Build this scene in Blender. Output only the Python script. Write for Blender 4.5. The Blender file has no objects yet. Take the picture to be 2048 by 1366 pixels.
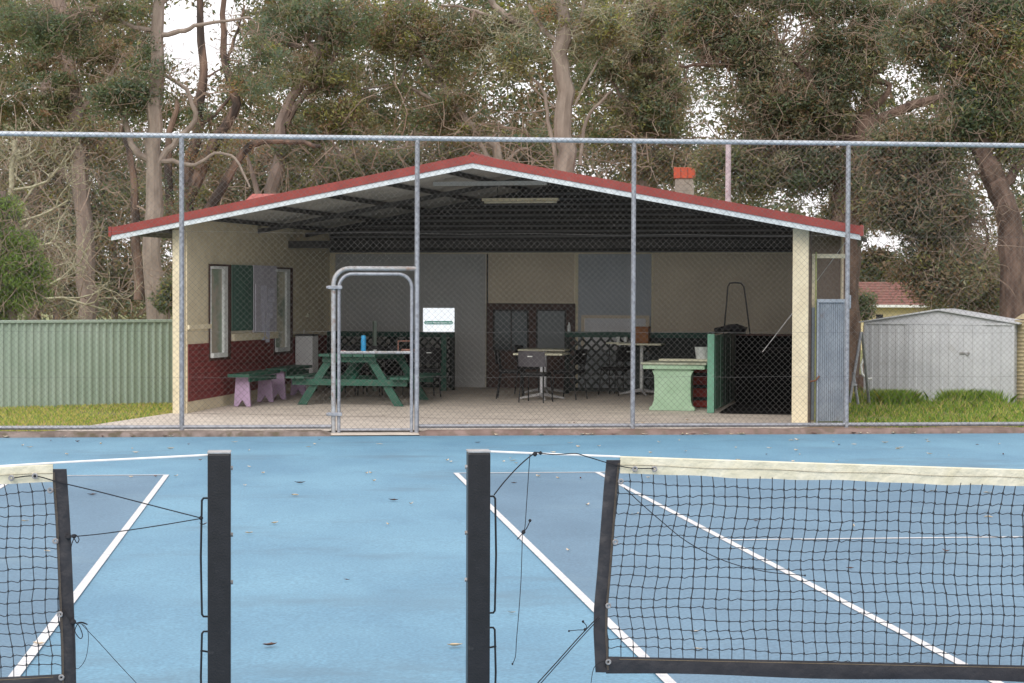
import bpy, math, random
import numpy as np
from mathutils import Vector, Matrix
random.seed(7); rng = np.random.default_rng(11)
PI = math.pi; R = math.radians
sc = bpy.context.scene; COL = sc.collection

# ------------------------------------------------------------ camera (calibrated on the court lines)
FP = 4042.0; W0, H0 = 2048, 1366
def _cam():
    a, p, r = R(6.26), R(1.46), R(.2)
    F = np.array([math.sin(a)*math.cos(p), math.cos(a)*math.cos(p), -math.sin(p)])
    X = np.array([math.cos(a), -math.sin(a), 0]); U = np.cross(X, F)
    return X*math.cos(r)+U*math.sin(r), -X*math.sin(r)+U*math.cos(r), F
CX, CU, CF = _cam(); CO = np.array([0, 0, 1.83])
cd = bpy.data.cameras.new('camera'); cam = bpy.data.objects.new('camera', cd); COL.objects.link(cam)
cd.sensor_width = 36; cd.lens = FP/W0*36; cd.clip_start = .1; cd.clip_end = 2000
m = Matrix.Identity(4)
for i in range(3):
    m[i][0] = CX[i]; m[i][1] = CU[i]; m[i][2] = -CF[i]; m[i][3] = CO[i]
cam.matrix_world = m; sc.camera = cam

def ray(px, py): return CF+CX*(px-1024)/FP-CU*(py-683)/FP
def at(px, py, d): return CO+ray(px, py)*d                       # point at camera depth d
def onpl(px, py, n, c):
    n = np.array(n, float); d = ray(px, py); return CO+d*((c-n@CO)/(n@d))
def onY(px, py, Y): return onpl(px, py, (0, 1, 0), Y)
def onZ(px, py, z=.03): return onpl(px, py, (0, 0, 1), z)
def projv(P):
    v = P-CO; z = v@CF
    return 1024+FP*(v@CX)/z, 683-FP*(v@CU)/z
S = .0106; YE = 25.25
def cz(Y): return S*(YE-Y)                                       # height of the court surface
def oncourt(px, py): return onpl(px, py, (0, S, 1), S*YE)

# ------------------------------------------------------------ materials
def nodes(name):
    mt = bpy.data.materials.new(name); mt.use_nodes = True
    nt = mt.node_tree; return mt, nt, nt.nodes['Principled BSDF']
def pm(name, col, col2=None, scale=6., rough=.7, bump=0., bscale=None, metal=0., detail=4, lo=.35, hi=.65, stretch=None, dirt=None, spec=.4, trans=0.):
    mt, nt, b = nodes(name); N = nt.nodes; L = nt.links
    b.inputs['Roughness'].default_value = rough; b.inputs['Metallic'].default_value = metal
    b.inputs['Specular IOR Level'].default_value = spec
    tc = N.new('ShaderNodeTexCoord'); mp = N.new('ShaderNodeMapping'); L.new(tc.outputs['Object'], mp.inputs[0])
    if stretch: mp.inputs['Scale'].default_value = stretch
    if col2 is None: col2 = tuple(c*.8 for c in col)
    nz = N.new('ShaderNodeTexNoise'); nz.inputs['Scale'].default_value = scale; nz.inputs['Detail'].default_value = detail
    L.new(mp.outputs[0], nz.inputs['Vector'])
    rp = N.new('ShaderNodeValToRGB'); rp.color_ramp.elements[0].position = lo; rp.color_ramp.elements[1].position = hi
    rp.color_ramp.elements[0].color = (*col2, 1); rp.color_ramp.elements[1].color = (*col, 1)
    L.new(nz.outputs['Fac'], rp.inputs[0]); out = rp.outputs[0]
    if dirt:                                                      # (colour, scale, threshold, amount)
        n2 = N.new('ShaderNodeTexNoise'); n2.inputs['Scale'].default_value = dirt[1]; n2.inputs['Detail'].default_value = 8
        L.new(tc.outputs['Object'], n2.inputs['Vector'])
        r2 = N.new('ShaderNodeValToRGB'); r2.color_ramp.elements[0].position = dirt[2]; r2.color_ramp.elements[1].position = dirt[2]+.15
        r2.color_ramp.elements[1].color = (dirt[3],)*3+(1,)
        L.new(n2.outputs['Fac'], r2.inputs[0])
        mx = N.new('ShaderNodeMixRGB'); mx.inputs[2].default_value = (*dirt[0], 1)
        L.new(r2.outputs[0], mx.inputs[0]); L.new(out, mx.inputs[1]); out = mx.outputs[0]
    L.new(out, b.inputs['Base Color'])
    if bump:
        n3 = N.new('ShaderNodeTexNoise'); n3.inputs['Scale'].default_value = bscale or scale*4; n3.inputs['Detail'].default_value = 5
        L.new(mp.outputs[0], n3.inputs['Vector'])
        bp = N.new('ShaderNodeBump'); bp.inputs['Strength'].default_value = bump; bp.inputs['Distance'].default_value = .02
        L.new(n3.outputs['Fac'], bp.inputs['Height']); L.new(bp.outputs[0], b.inputs['Normal'])
    return mt
def leafm(name, c, k=.42):
    mt, nt, b = nodes(name); N = nt.nodes; L = nt.links
    b.inputs['Base Color'].default_value = (*c, 1); b.inputs['Roughness'].default_value = .5
    b.inputs['Specular IOR Level'].default_value = .35
    tr = N.new('ShaderNodeBsdfTranslucent'); tr.inputs[0].default_value = (c[0]*1.3, c[1]*1.3, c[2]*.9, 1)
    mx = N.new('ShaderNodeMixShader'); mx.inputs[0].default_value = k
    L.new(b.outputs[0], mx.inputs[1]); L.new(tr.outputs[0], mx.inputs[2]); L.new(mx.outputs[0], N['Material Output'].inputs[0])
    return mt
def courtm(name, a, b_, c):
    mt, nt, b = nodes(name); N = nt.nodes; L = nt.links
    tc = N.new('ShaderNodeTexCoord'); mp = N.new('ShaderNodeMapping'); mp.inputs['Scale'].default_value = (.75, .38, 1)
    L.new(tc.outputs['Object'], mp.inputs[0])
    n1 = N.new('ShaderNodeTexNoise'); n1.inputs['Scale'].default_value = 1.1; n1.inputs['Detail'].default_value = 7; n1.inputs['Roughness'].default_value = .6
    L.new(mp.outputs[0], n1.inputs['Vector'])
    rp = N.new('ShaderNodeValToRGB'); e = rp.color_ramp.elements; e[0].position = .36; e[1].position = .64
    e[0].color = (*b_, 1); e[1].color = (*a, 1); L.new(n1.outputs['Fac'], rp.inputs[0])
    n2 = N.new('ShaderNodeTexNoise'); n2.inputs['Scale'].default_value = 60; n2.inputs['Detail'].default_value = 3
    L.new(tc.outputs['Object'], n2.inputs['Vector'])
    r2 = N.new('ShaderNodeValToRGB'); r2.color_ramp.elements[0].position = .3; r2.color_ramp.elements[1].position = .75
    r2.color_ramp.elements[0].color = (.74,)*3+(1,); r2.color_ramp.elements[1].color = (1.16,)*3+(1,)
    L.new(n2.outputs['Fac'], r2.inputs[0])
    mu = N.new('ShaderNodeMixRGB'); mu.blend_type = 'MULTIPLY'; mu.inputs[0].default_value = 1
    L.new(rp.outputs[0], mu.inputs[1]); L.new(r2.outputs[0], mu.inputs[2])
    m3 = N.new('ShaderNodeMapping'); m3.inputs['Scale'].default_value = (.45, .9, 1); L.new(tc.outputs['Object'], m3.inputs[0])
    n3 = N.new('ShaderNodeTexNoise'); n3.inputs['Scale'].default_value = .8; n3.inputs['Detail'].default_value = 9; n3.inputs['Roughness'].default_value = .7
    L.new(m3.outputs[0], n3.inputs['Vector'])
    r3 = N.new('ShaderNodeValToRGB'); r3.color_ramp.elements[0].position = .54; r3.color_ramp.elements[1].position = .68
    r3.color_ramp.elements[1].color = (.8,)*3+(1,); L.new(n3.outputs['Fac'], r3.inputs[0])
    mx = N.new('ShaderNodeMixRGB'); mx.inputs[2].default_value = (*c, 1)
    L.new(r3.outputs[0], mx.inputs[0]); L.new(mu.outputs[0], mx.inputs[1]); L.new(mx.outputs[0], b.inputs['Base Color'])
    b.inputs['Roughness'].default_value = .62; b.inputs['Specular IOR Level'].default_value = .35
    n4 = N.new('ShaderNodeTexNoise'); n4.inputs['Scale'].default_value = 220
    L.new(tc.outputs['Object'], n4.inputs['Vector'])
    bp = N.new('ShaderNodeBump'); bp.inputs['Strength'].default_value = .25; bp.inputs['Distance'].default_value = .003
    L.new(n4.outputs['Fac'], bp.inputs['Height']); L.new(bp.outputs[0], b.inputs['Normal'])
    return mt
M = dict(
 court_out=courtm('court_blue', (.155, .318, .438), (.115, .25, .365), (.10, .18, .245)),
 court_in=courtm('court_grey_blue', (.137, .238, .335), (.106, .190, .275), (.155, .245, .315)),
 line=pm('court_line_white', (.68, .66, .64), (.54, .54, .56), 14, .6, dirt=((.3, .38, .48), 30, .55, .5)),
 kerb=pm('kerb_concrete', (.25, .20, .18), (.13, .10, .085), 7, .85, .6, 60, dirt=((.09, .075, .045), 9, .5, .8)),
 kerb_red=pm('kerb_red_paint', (.255, .185, .165), (.15, .10, .085), 4, .85, .6, 60, dirt=((.13, .10, .075), 9, .5, .8)),
 conc=pm('concrete', (.62, .55, .475), (.50, .44, .385), 3, .85, .3, 40, dirt=((.2, .17, .14), 5, .6, .5)),
 galv=pm('galvanised_steel', (.36, .375, .41), (.24, .25, .28), 22, .5, .15, 60, .35, dirt=((.16, .15, .14), 18, .6, .6)),
 galv_highlit=pm('galvanised_highlit', (.47, .51, .56), (.34, .37, .41), 22, .45, .15, 60, .35, dirt=((.16, .15, .14), 18, .6, .6)),  # lighter copy of the galvanised steel, top rail's bluish highlights in its colour
 galv_rust=pm('worn_steel', (.42, .43, .45), (.3, .29, .28), 18, .6, .2, 60, .3, dirt=((.22, .11, .06), 14, .55, .7)),
 wire=pm('wire_grey', (.17, .16, .15), (.11, .105, .10), 3, .5, metal=.2),
 cream=pm('cream_render', (.78, .70, .51), (.71, .63, .45), 3, .85, .3, 80, dirt=((.28, .22, .15), 6, .62, .5)),
 cream_post=pm('cream_paint', (.72, .64, .46), (.62, .54, .38), 4, .75, .2, 60, dirt=((.25, .16, .09), 10, .68, .7)),
 brick_red=pm('maroon_paint', (.22, .042, .038), (.16, .03, .028), 5, .6, .4, 50),
 dkbrick=pm('dark_brick', (.10, .045, .035), (.06, .03, .025), 10, .8, .5, 60),
 roof_red=pm('red_roof_steel', (.27, .047, .038), (.22, .038, .031), 4, .45, dirt=((.2, .08, .07), 8, .62, .5)),
 roof_in=pm('roof_underside', (.43, .42, .39), (.31, .305, .285), 1.2, .55, metal=.2),
 fascia=pm('white_fascia', (.62, .67, .69), (.5, .55, .58), 8, .5, dirt=((.35, .38, .4), 14, .62, .6)),
 dark_timber=pm('dark_timber', (.06, .058, .054), (.04, .039, .037), 6, .7, .3),
 charcoal=pm('charcoal_cladding', (.17, .17, .17), (.14, .14, .14), 3, .6),
 grey_board=pm('grey_board', (.52, .52, .50), (.46, .46, .445), 2, .7),
 blue_board=pm('blue_grey_board', (.44, .47, .50), (.39, .42, .45), 2, .7),
 tan_board=pm('tan_board', (.70, .61, .47), (.63, .545, .42), 2, .75),
 door=pm('brown_door', (.095, .05, .038), (.06, .034, .027), 6, .5),
 dkwall=pm('brown_weatherboard', (.16, .12, .10), (.11, .08, .065), 3, .85, .5, 40, stretch=(1, 1, 6)),
 lightsteel=pm('light_steel', (.82, .82, .80), (.76, .76, .74), 5, .45),
 green_board=pm('green_board', (.075, .155, .12), (.06, .125, .10), 4, .6),
 lilac_board=pm('lilac_grey_board', (.56, .54, .60), (.50, .48, .54), 5, .7),
 paper=pm('paper', (.66, .65, .74), (.58, .57, .66), 12, .7, .2, 30),
 white=pm('white_paint', (.74, .76, .74), (.6, .62, .6), 8, .5, dirt=((.3, .27, .2), 14, .62, .5)),
 signw=pm('sign_white', (.88, .89, .89), (.84, .85, .86), 6, .45),
 signg=pm('sign_green', (.01, .16, .11), (.01, .13, .09), 6, .45),
 green=pm('green_paint', (.030, .115, .078), (.022, .085, .058), 7, .5, .3, 40, stretch=(1, .15, 1), dirt=((.10, .12, .09), 16, .58, .6)),
 dgreen=pm('dark_green_paint', (.02, .07, .05), (.014, .05, .036), 7, .6),
 lattice=pm('lattice_black_green', (.014, .022, .018), (.009, .013, .011), 7, .6),
 mint=pm('mint_paint', (.37, .53, .37), (.31, .46, .31), 5, .6, .15, 40, dirt=((.45, .45, .3), 12, .65, .4)),
 mint2=pm('jade_paint', (.16, .37, .26), (.13, .30, .21), 7, .6, .2, 30, dirt=((.3, .45, .33), 16, .6, .5)),
 mint_top=pm('worn_mint_top', (.46, .50, .38), (.3, .3, .22), 9, .7, .2, 40),
 purple=pm('lilac_paint', (.50, .37, .53), (.43, .31, .46), 7, .6, dirt=((.25, .15, .2), 12, .62, .5)),
 black=pm('black_plastic', (.012, .012, .013), (.008, .008, .009), 6, .5),
 blackv=pm('black_vinyl', (.030, .029, .034), (.021, .02, .024), 10, .45, .35, 18),
 postm=pm('black_powdercoat', (.012, .012, .015), (.008, .008, .010), 20, .38, .08, 150, dirt=((.06, .06, .065), 30, .66, .5)),
 cord=pm('black_cord', (.015, .016, .02), (.01, .01, .013), 40, .8),
 netc=pm('net_cord', (.032, .040, .050), (.018, .024, .032), 40, .8),
 band=pm('cream_band', (.66, .63, .51), (.56, .53, .40), 12, .8, .5, 30, dirt=((.4, .38, .2), 9, .6, .5)),
 white_cable=pm('white_cable', (.8, .8, .8), (.7, .7, .7), 20, .5),
 gold=pm('tan_stitching', (.22, .17, .11), None, 60, .7),
 chrome=pm('chrome', (.78, .78, .79), (.66, .66, .68), 20, .3, metal=.45),
 eyelet=pm('dull_brass_eyelet', (.40, .39, .40), (.26, .25, .25), 90, .4, metal=.5),
 matte_black=pm('matte_black', (.009, .008, .009), (.006, .006, .006), 6, .95, spec=.1),
 table=pm('pale_laminate', (.72, .70, .52), (.62, .6, .45), 8, .4),
 chair=pm('grey_chair_shell', (.10, .095, .105), (.08, .075, .085), 8, .5),
 blue=pm('blue_plastic', (.05, .42, .78), (.04, .36, .7), 8, .35),
 steelgrey=pm('grey_steel', (.42, .42, .41), (.34, .34, .33), 5, .5),
 shed=pm('shed_zinc', (.56, .575, .60), (.48, .495, .52), 2.5, .5, metal=.15, dirt=((.3, .27, .24), 4, .62, .4)),
 gatepanel=pm('grey_corrugated', (.34, .38, .43), (.26, .30, .35), 5, .5, metal=.2, dirt=((.2, .15, .12), 6, .62, .5)),
 cfence=pm('sage_steel', (.335, .41, .35), (.295, .375, .31), 2, .5, dirt=((.3, .36, .28), 3, .6, .4)),
 cardboard=pm('plywood_box', (.30, .13, .05), (.22, .09, .035), 9, .7),
 red=pm('red_paint', (.35, .03, .02), None, 8, .5),
 tile=pm('terracotta_tiles', (.25, .125, .105), (.19, .09, .078), 8, .8, .6, 20),
 yellow_wall=pm('pale_yellow_wall', (.66, .58, .34), (.58, .5, .3), 2, .8),
 chim=pm('chimney_render', (.34, .30, .26), (.27, .24, .21), 6, .85, .4, 50),
 chimr=pm('orange_brick', (.55, .10, .05), (.42, .075, .04), 9, .7),
 pole=pm('peeling_white_pole', (.5, .44, .46), (.36, .3, .33), 12, .7, dirt=((.3, .12, .09), 18, .6, .7)),
 tank=pm('tan_tank', (.42, .36, .22), (.36, .3, .19), 5, .6),
 bark=pm('gum_bark', (.31, .255, .215), (.17, .135, .112), 6, .9, 1., 18, stretch=(1, 1, .3), lo=.3, hi=.7, detail=9, dirt=((.13, .09, .07), 2.5, .58, .7)),
 bark_dull=pm('dull_bark', (.27, .205, .175), (.15, .115, .10), 5, .9, 1., 16, stretch=(1, 1, .25), detail=9),
 bark_red=pm('red_brown_bark', (.19, .125, .095), (.045, .034, .03), 5, .9, 1., 14, stretch=(1, 1, .25), lo=.4, hi=.62, detail=9),
 bark_dark=pm('rough_dark_bark', (.17, .115, .09), (.07, .046, .037), 9, .95, 1., 22, stretch=(1, 1, .3)),
 lichen=pm('lichen_bark', (.40, .38, .27), (.26, .23, .16), 12, .9, .6, 30),
 twig=pm('brown_twigs', (.30, .225, .175), (.19, .14, .11), 3, .9),
 ground=pm('grass_ground', (.22, .26, .08), (.17, .15, .08), 1.3, .95, .6, 20),
 dirt=pm('leaf_litter', (.30, .20, .12), (.19, .13, .08), 6, .95, .8, 30),
)
LM = [leafm('leaf_olive', (.215, .205, .115)), leafm('leaf_green', (.14, .185, .10)), leafm('leaf_blue_green', (.14, .19, .14)),
      leafm('leaf_dark', (.125, .135, .095)), leafm('leaf_brown', (.27, .19, .125)), leafm('leaf_yellow_green', (.30, .30, .10)),
      leafm('leaf_conifer', (.22, .32, .09)), leafm('leaf_orange', (.36, .21, .13)), leafm('leaf_pale', (.36, .35, .24))]
GM = [leafm('blade_green', (.26, .39, .07)), leafm('blade_yellow', (.58, .55, .17)), leafm('blade_dark', (.15, .26, .045)), leafm('blade_straw', (.58, .44, .22))]

# ------------------------------------------------------------ mesh helpers
class MB:
    def __init__(s): s.v = []; s.f = []
    def quad(s, a, b, c, d):
        n = len(s.v); s.v += [tuple(a), tuple(b), tuple(c), tuple(d)]; s.f.append((n, n+1, n+2, n+3)); return s
    def hexa(s, p):                                               # 8 points: bottom ring, top ring
        n = len(s.v); s.v += [tuple(q) for q in p]
        s.f += [tuple(n+i for i in q) for q in ((3, 2, 1, 0), (4, 5, 6, 7), (0, 1, 5, 4), (1, 2, 6, 5), (2, 3, 7, 6), (3, 0, 4, 7))]; return s
    def box(s, x0, x1, y0, y1, z0, z1):
        return s.hexa([(x0, y0, z0), (x1, y0, z0), (x1, y1, z0), (x0, y1, z0), (x0, y0, z1), (x1, y0, z1), (x1, y1, z1), (x0, y1, z1)])
    def beam(s, a, b, w, h, up=(0, 0, 1)):
        a = Vector(a); b = Vector(b); d = (b-a).normalized(); u = Vector(up)
        x = d.cross(u)
        if x.length < 1e-4: x = d.cross(Vector((0, 1, 0)))
        x.normalize(); u = x.cross(d).normalized(); x *= w/2; u *= h/2
        return s.hexa([a-x-u, a+x-u, b+x-u, b-x-u, a-x+u, a+x+u, b+x+u, b-x+u])
    def tube(s, pts, r, n=8, cap=True):
        pts = [Vector(p) for p in pts]; K = len(pts)
        rs = r if isinstance(r, (list, tuple)) else [r]*K
        d = (pts[1]-pts[0]).normalized(); x = d.orthogonal().normalized(); base = len(s.v)
        for i, p in enumerate(pts):
            if i == 0: t = pts[1]-p
            elif i == K-1: t = p-pts[i-1]
            else: t = (pts[i+1]-p).normalized()+(p-pts[i-1]).normalized()
            if t.length < 1e-9: t = d
            t.normalize(); x = (x-t*x.dot(t))
            if x.length < 1e-6: x = t.orthogonal()
            x.normalize(); y = t.cross(x)
            for k in range(n):
                a = 2*PI*k/n; s.v.append(tuple(p+(x*math.cos(a)+y*math.sin(a))*rs[i]))
        for i in range(K-1):
            for k in range(n):
                a = base+i*n+k; b = base+i*n+(k+1) % n; s.f.append((a, b, b+n, a+n))
        if cap:
            s.f.append(tuple(base+k for k in reversed(range(n)))); s.f.append(tuple(base+(K-1)*n+k for k in range(n)))
        return s
    def prism(s, poly, fn, t0, t1):                               # poly 2-D, fn(a,b,t)->xyz
        n = len(poly); b = len(s.v)
        s.v += [tuple(fn(p[0], p[1], t0)) for p in poly]+[tuple(fn(p[0], p[1], t1)) for p in poly]
        s.f.append(tuple(b+i for i in reversed(range(n)))); s.f.append(tuple(b+n+i for i in range(n)))
        for i in range(n): j = (i+1) % n; s.f.append((b+i, b+j, b+n+j, b+n+i))
        return s
    def lathe(s, prof, n=20, c=(0, 0, 0)):
        b = len(s.v)
        for r, z in prof:
            for k in range(n): a = 2*PI*k/n; s.v.append((c[0]+r*math.cos(a), c[1]+r*math.sin(a), c[2]+z))
        for i in range(len(prof)-1):
            for k in range(n):
                a = b+i*n+k; q = b+i*n+(k+1) % n; s.f.append((a, q, q+n, a+n))
        s.f.append(tuple(b+k for k in reversed(range(n)))); s.f.append(tuple(b+(len(prof)-1)*n+k for k in range(n)))
        return s
    def build(s, name, mt, parent=None, smooth=False, bevel=0, loc=None, mtx=None):
        me = bpy.data.meshes.new(name)
        v = s.v
        if loc is not None: v = [(p[0]-loc[0], p[1]-loc[1], p[2]-loc[2]) for p in v]
        me.from_pydata(v, [], s.f); me.validate(); me.materials.append(M[mt] if isinstance(mt, str) else mt)
        import bmesh
        bm = bmesh.new(); bm.from_mesh(me); bmesh.ops.recalc_face_normals(bm, faces=bm.faces)
        if bevel: bmesh.ops.bevel(bm, geom=[e for e in bm.edges if len(e.link_faces) == 2 and e.calc_face_angle(0) > .6], offset=bevel, segments=2, profile=.5, affect='EDGES')
        bm.to_mesh(me); bm.free()
        if smooth:
            for p in me.polygons: p.use_smooth = True
            me.set_sharp_from_angle(angle=R(40))
        o = bpy.data.objects.new(name, me); COL.objects.link(o); o.parent = parent
        if loc is not None: o.location = loc
        return o
def empty(name, loc=(0, 0, 0), rz=0):
    o = bpy.data.objects.new(name, None); COL.objects.link(o); o.location = tuple(float(q) for q in loc); o.rotation_euler = (0, 0, rz); o.empty_display_size = .2
    return o
def tag(o, label=None, cat=None, group=None, kind=None):
    if label: o['label'] = label
    if cat: o['category'] = cat
    if group: o['group'] = group
    if kind: o['kind'] = kind
    return o
def copy_tree(o, kids, parent=None):
    c = o.copy(); COL.objects.link(c)
    if parent: c.parent = parent
    for ch in kids.get(o.name, ()): copy_tree(ch, kids, c)
    return c
def kidmap():
    k = {}
    for o in bpy.data.objects:
        if o.parent: k.setdefault(o.parent.name, []).append(o)
    return k
def npmesh(name, verts, quads, mats, mi=None, parent=None):
    me = bpy.data.meshes.new(name); nv = len(verts); nf = len(quads); k = quads.shape[1]
    me.vertices.add(nv); me.vertices.foreach_set('co', np.ascontiguousarray(verts, np.float32).ravel())
    me.loops.add(nf*k); me.loops.foreach_set('vertex_index', np.ascontiguousarray(quads, np.int32).ravel())
    me.polygons.add(nf); me.polygons.foreach_set('loop_start', np.arange(0, nf*k, k, dtype=np.int32))
    for q in mats: me.materials.append(q)
    if mi is not None: me.polygons.foreach_set('material_index', np.ascontiguousarray(mi, np.int32))
    me.update(calc_edges=True)
    o = bpy.data.objects.new(name, me); COL.objects.link(o); o.parent = parent
    return o

# ------------------------------------------------------------ world and light
w = bpy.data.worlds.new('World'); sc.world = w; w.use_nodes = True
nt = w.node_tree; bg = nt.nodes['Background']
sky = nt.nodes.new('ShaderNodeTexSky'); sky.sky_type = 'NISHITA'; sky.sun_disc = False
SE, SR = R(40), R(205)
sky.sun_elevation = SE; sky.sun_rotation = SR; sky.dust_density = 4
hs = nt.nodes.new('ShaderNodeHueSaturation'); hs.inputs['Saturation'].default_value = .25
mixc = nt.nodes.new('ShaderNodeMixRGB'); mixc.inputs[0].default_value = .88; mixc.inputs[2].default_value = (9.7, 9.5, 9.7, 1)   # cloud cover
nt.links.new(sky.outputs[0], hs.inputs['Color']); nt.links.new(hs.outputs[0], mixc.inputs[1]); nt.links.new(mixc.outputs[0], bg.inputs[0])
bg.inputs[1].default_value = .12
sd = bpy.data.lights.new('sun', 'SUN'); sd.energy = 1.5; sd.angle = R(40); sd.color = (1, .95, .88)
so = bpy.data.objects.new('sun', sd); COL.objects.link(so)
# azimuth: behind the camera and a little to the left
sdir = Vector((-math.cos(SE)*.45, -math.cos(SE)*.9, math.sin(SE)))
so.rotation_euler = sdir.to_track_quat('Z', 'Y').to_euler()
sky.sun_rotation = math.atan2(sdir.x, sdir.y)
sc.cycles.max_bounces = 14; sc.cycles.diffuse_bounces = 9
sc.view_settings.view_transform = 'Standard'; sc.view_settings.look = 'None'; sc.view_settings.exposure = 0.38; sc.view_settings.gamma = 1

# ------------------------------------------------------------ ground, court
def sheet(name, pts, mt, kind='structure'):
    b = MB(); n = len(pts); b.v = [tuple(p) for p in pts]; b.f = [tuple(range(n))]
    return tag(b.build(name, mt), kind=kind)
def cq(x0, x1, y0, y1, dz): return [(x0, y0, cz(y0)+dz), (x1, y0, cz(y0)+dz), (x1, y1, cz(y1)+dz), (x0, y1, cz(y1)+dz)]
sheet('terrain', [(-600, -600, -.25), (600, -600, -.25), (600, 600, -.25), (-600, 600, -.25)], 'ground')
sheet('lawn', [(-60, YE+.12, .02), (70, YE+.12, .02), (70, 150, .02), (-60, 150, .02)], 'ground')
sheet('court_surround', cq(-22, 22, -9, YE+.05, 0), 'court_out')
XL, XR, XS = -1.165, 1.584, 2.957; YB, YS, YN = 19.35, 13.53, 7.46; YB2 = YN*2-YB
sheet('court_surface', cq(XR, XR+10.97, YB2, YB, .004), 'court_in')
sheet('court_surface_beside', cq(XL-10.97, XL, YB2, YB, .004), 'court_in').name = 'court_surface.001'
lw = .05
b = MB()
def ln(x0, x1, y0, y1): b.quad(*cq(x0, x1, y0, y1, .008))
for s, X in ((1, XR), (-1, XL)):
    def lx(a): return X+s*a
    for a in (0, 10.97): ln(*sorted((lx(a)-lw/2, lx(a)+lw/2)), YB2, YB-lw)
    for a in (1.37, 9.6): ln(*sorted((lx(a)-lw/2, lx(a)+lw/2)), YB2, YB-lw)
    ln(*sorted((lx(-lw/2), lx(10.97+lw/2))), YB-lw, YB)
    ln(*sorted((lx(1.37+lw/2), lx(9.6-lw/2))), YS-lw, YS)
    ln(*sorted((lx(5.485-lw/2), lx(5.485+lw/2))), 2*YN-YS, YS-lw)
tag(b.build('court_lines', 'line'), kind='structure')

# kerb along the court edge
FY = 25.48
gx0 = onY(664, 700, FY)[0]; gx1 = onY(834, 700, FY)[0]
def kerb(x0, x1, mt, nm):
    b = MB(); n = int((x1-x0)/.12); pr = [(-.02, 0), (0, .04), (.03, .062), (.2, .066), (.24, -.05), (-.02, -.05)]
    base = len(b.v)
    for i in range(n+1):
        x = x0+(x1-x0)*i/n; j = random.uniform(-.006, .006)
        end = .5 if i in (0, n) else 1
        for (y, z) in pr: b.v.append((x, YE+y+(j if y < .1 else 0), (z+j*.6)*end if z > 0 else z))
    k = len(pr)
    for i in range(n):
        for q in range(k): a = i*k+q; c = i*k+(q+1) % k; b.f.append((a, c, c+k, a+k))
    b.f.append(tuple(range(k))); b.f.append(tuple(n*k+q for q in reversed(range(k))))
    return tag(b.build(nm, mt, smooth=True), kind='structure')
kerb(-22, gx0-.02, 'kerb', 'kerb'); kerb(gx1+.02, 22, 'kerb_red', 'kerb')
sheet('path', [(gx0-.02, YE-.01, .012), (gx1+.02, YE-.01, .012), (gx1+.02, YE+.3, .03), (gx0-.02, YE+.3, .03)], 'conc')

# ------------------------------------------------------------ clubhouse frame of reference
BO = onZ(348, 825, .06); BR = onZ(1619, 848, .06)
BA = math.atan2(BR[1]-BO[1], BR[0]-BO[0]); BW = float(np.hypot(*(BR-BO)[:2])); BD = 6.55
bx = np.array([math.cos(BA), math.sin(BA), 0]); by = np.array([-math.sin(BA), math.cos(BA), 0])
BOx = np.array([BO[0], BO[1], 0.])
FS = .0155
def bw(u, v, z): return BOx+bx*u+by*v+np.array([0, 0, z])
def tob(P): q = P-BOx; return float(q@bx), float(q@by), float(P[2])
def bF(px, py, v): u, _, z = tob(onpl(px, py, by, by@BOx+v)); return u, z      # plane v = const
def bL(px, py, u): _, v, z = tob(onpl(px, py, bx, bx@BOx+u)); return v, z      # plane u = const
def fz(v): return .06+FS*max(v, 0)
def bG(px, py): n = np.array([0, 0, 1.])-by*FS; u, v, _ = tob(onpl(px, py, n, .06-FS*(by@BOx))); return u, v
print('BLD', BO, BA, BW, bG(940, 780), bG(655, 783), bF(655, 600, BD), bF(1590, 600, BD))

# concrete apron from kerb to shelter, floor slab
pA = onZ(100, 858, .05); 
ap = [(pA[0], YE+.2, .05), (gx0-.02, YE+.2, .05), (gx0-.02, YE+.3, .05), (gx1+.02, YE+.3, .05), (gx1+.02, YE+.2, .05), (7.05, YE+.2, .05)]
ap += [tuple(bw(BW+.15, .05, .05)), tuple(bw(-.05, .05, .05))]
sheet('path', ap, 'conc')
sheet('path', [tuple(bw(-.02, .0, .054)), tuple(bw(BW+.02, .0, .054)), tuple(bw(BW+.02, BD+.1, fz(BD))), tuple(bw(-.02, BD+.1, fz(BD)))], 'conc').name = 'floor_slab'

club = tag(empty('clubhouse', BOx, BA), 'open-fronted cream and maroon tennis shelter with a low red gabled roof', 'clubhouse')
WT = .2; z_a = .03
# roof points
OV = -.38
ur, zr = bF(945, 309, OV); ul, zl = bF(223, 455, OV); uR, zR = bF(1722, 452, OV)
print('roof', ur, zr, ul, zl, uR, zR)
def zroof(u): return zr+(zl-zr)*(ur-u)/(ur-ul) if u < ur else zr+(zR-zr)*(u-ur)/(uR-ur)
v1 = BD+.5
_rr = ray(1718, 470); KR = -float(_rr@bx)/float(_rr@by)
def uRv(v): return uR-.02-abs(KR)*(v-OV) if v > OV+.2 else uR
print('KR', KR)
def slab_edge(b, u0, u1, va, vb, top, bot):                       # strip following the slope
    z0, z1 = zroof(u0), zroof(u1)
    b.hexa([(u0, va, z0-bot), (u1, va, z1-bot), (u1, vb, z1-bot), (u0, vb, z0-bot), (u0, va, z0-top), (u1, va, z1-top), (u1, vb, z1-top), (u0, vb, z0-top)])
b = MB(); slab_edge(b, ul, ur, OV-.03, OV+.12, 0, .115); slab_edge(b, ur, uR, OV-.03, OV+.12, 0, .115)
b.build('barge_capping', 'roof_red', club)
b = MB(); slab_edge(b, ul, ur, OV-.015, OV+.01, .116, .185); slab_edge(b, ur, uR, OV-.015, OV+.01, .116, .185)
b.build('fascia', 'fascia', club)
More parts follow.
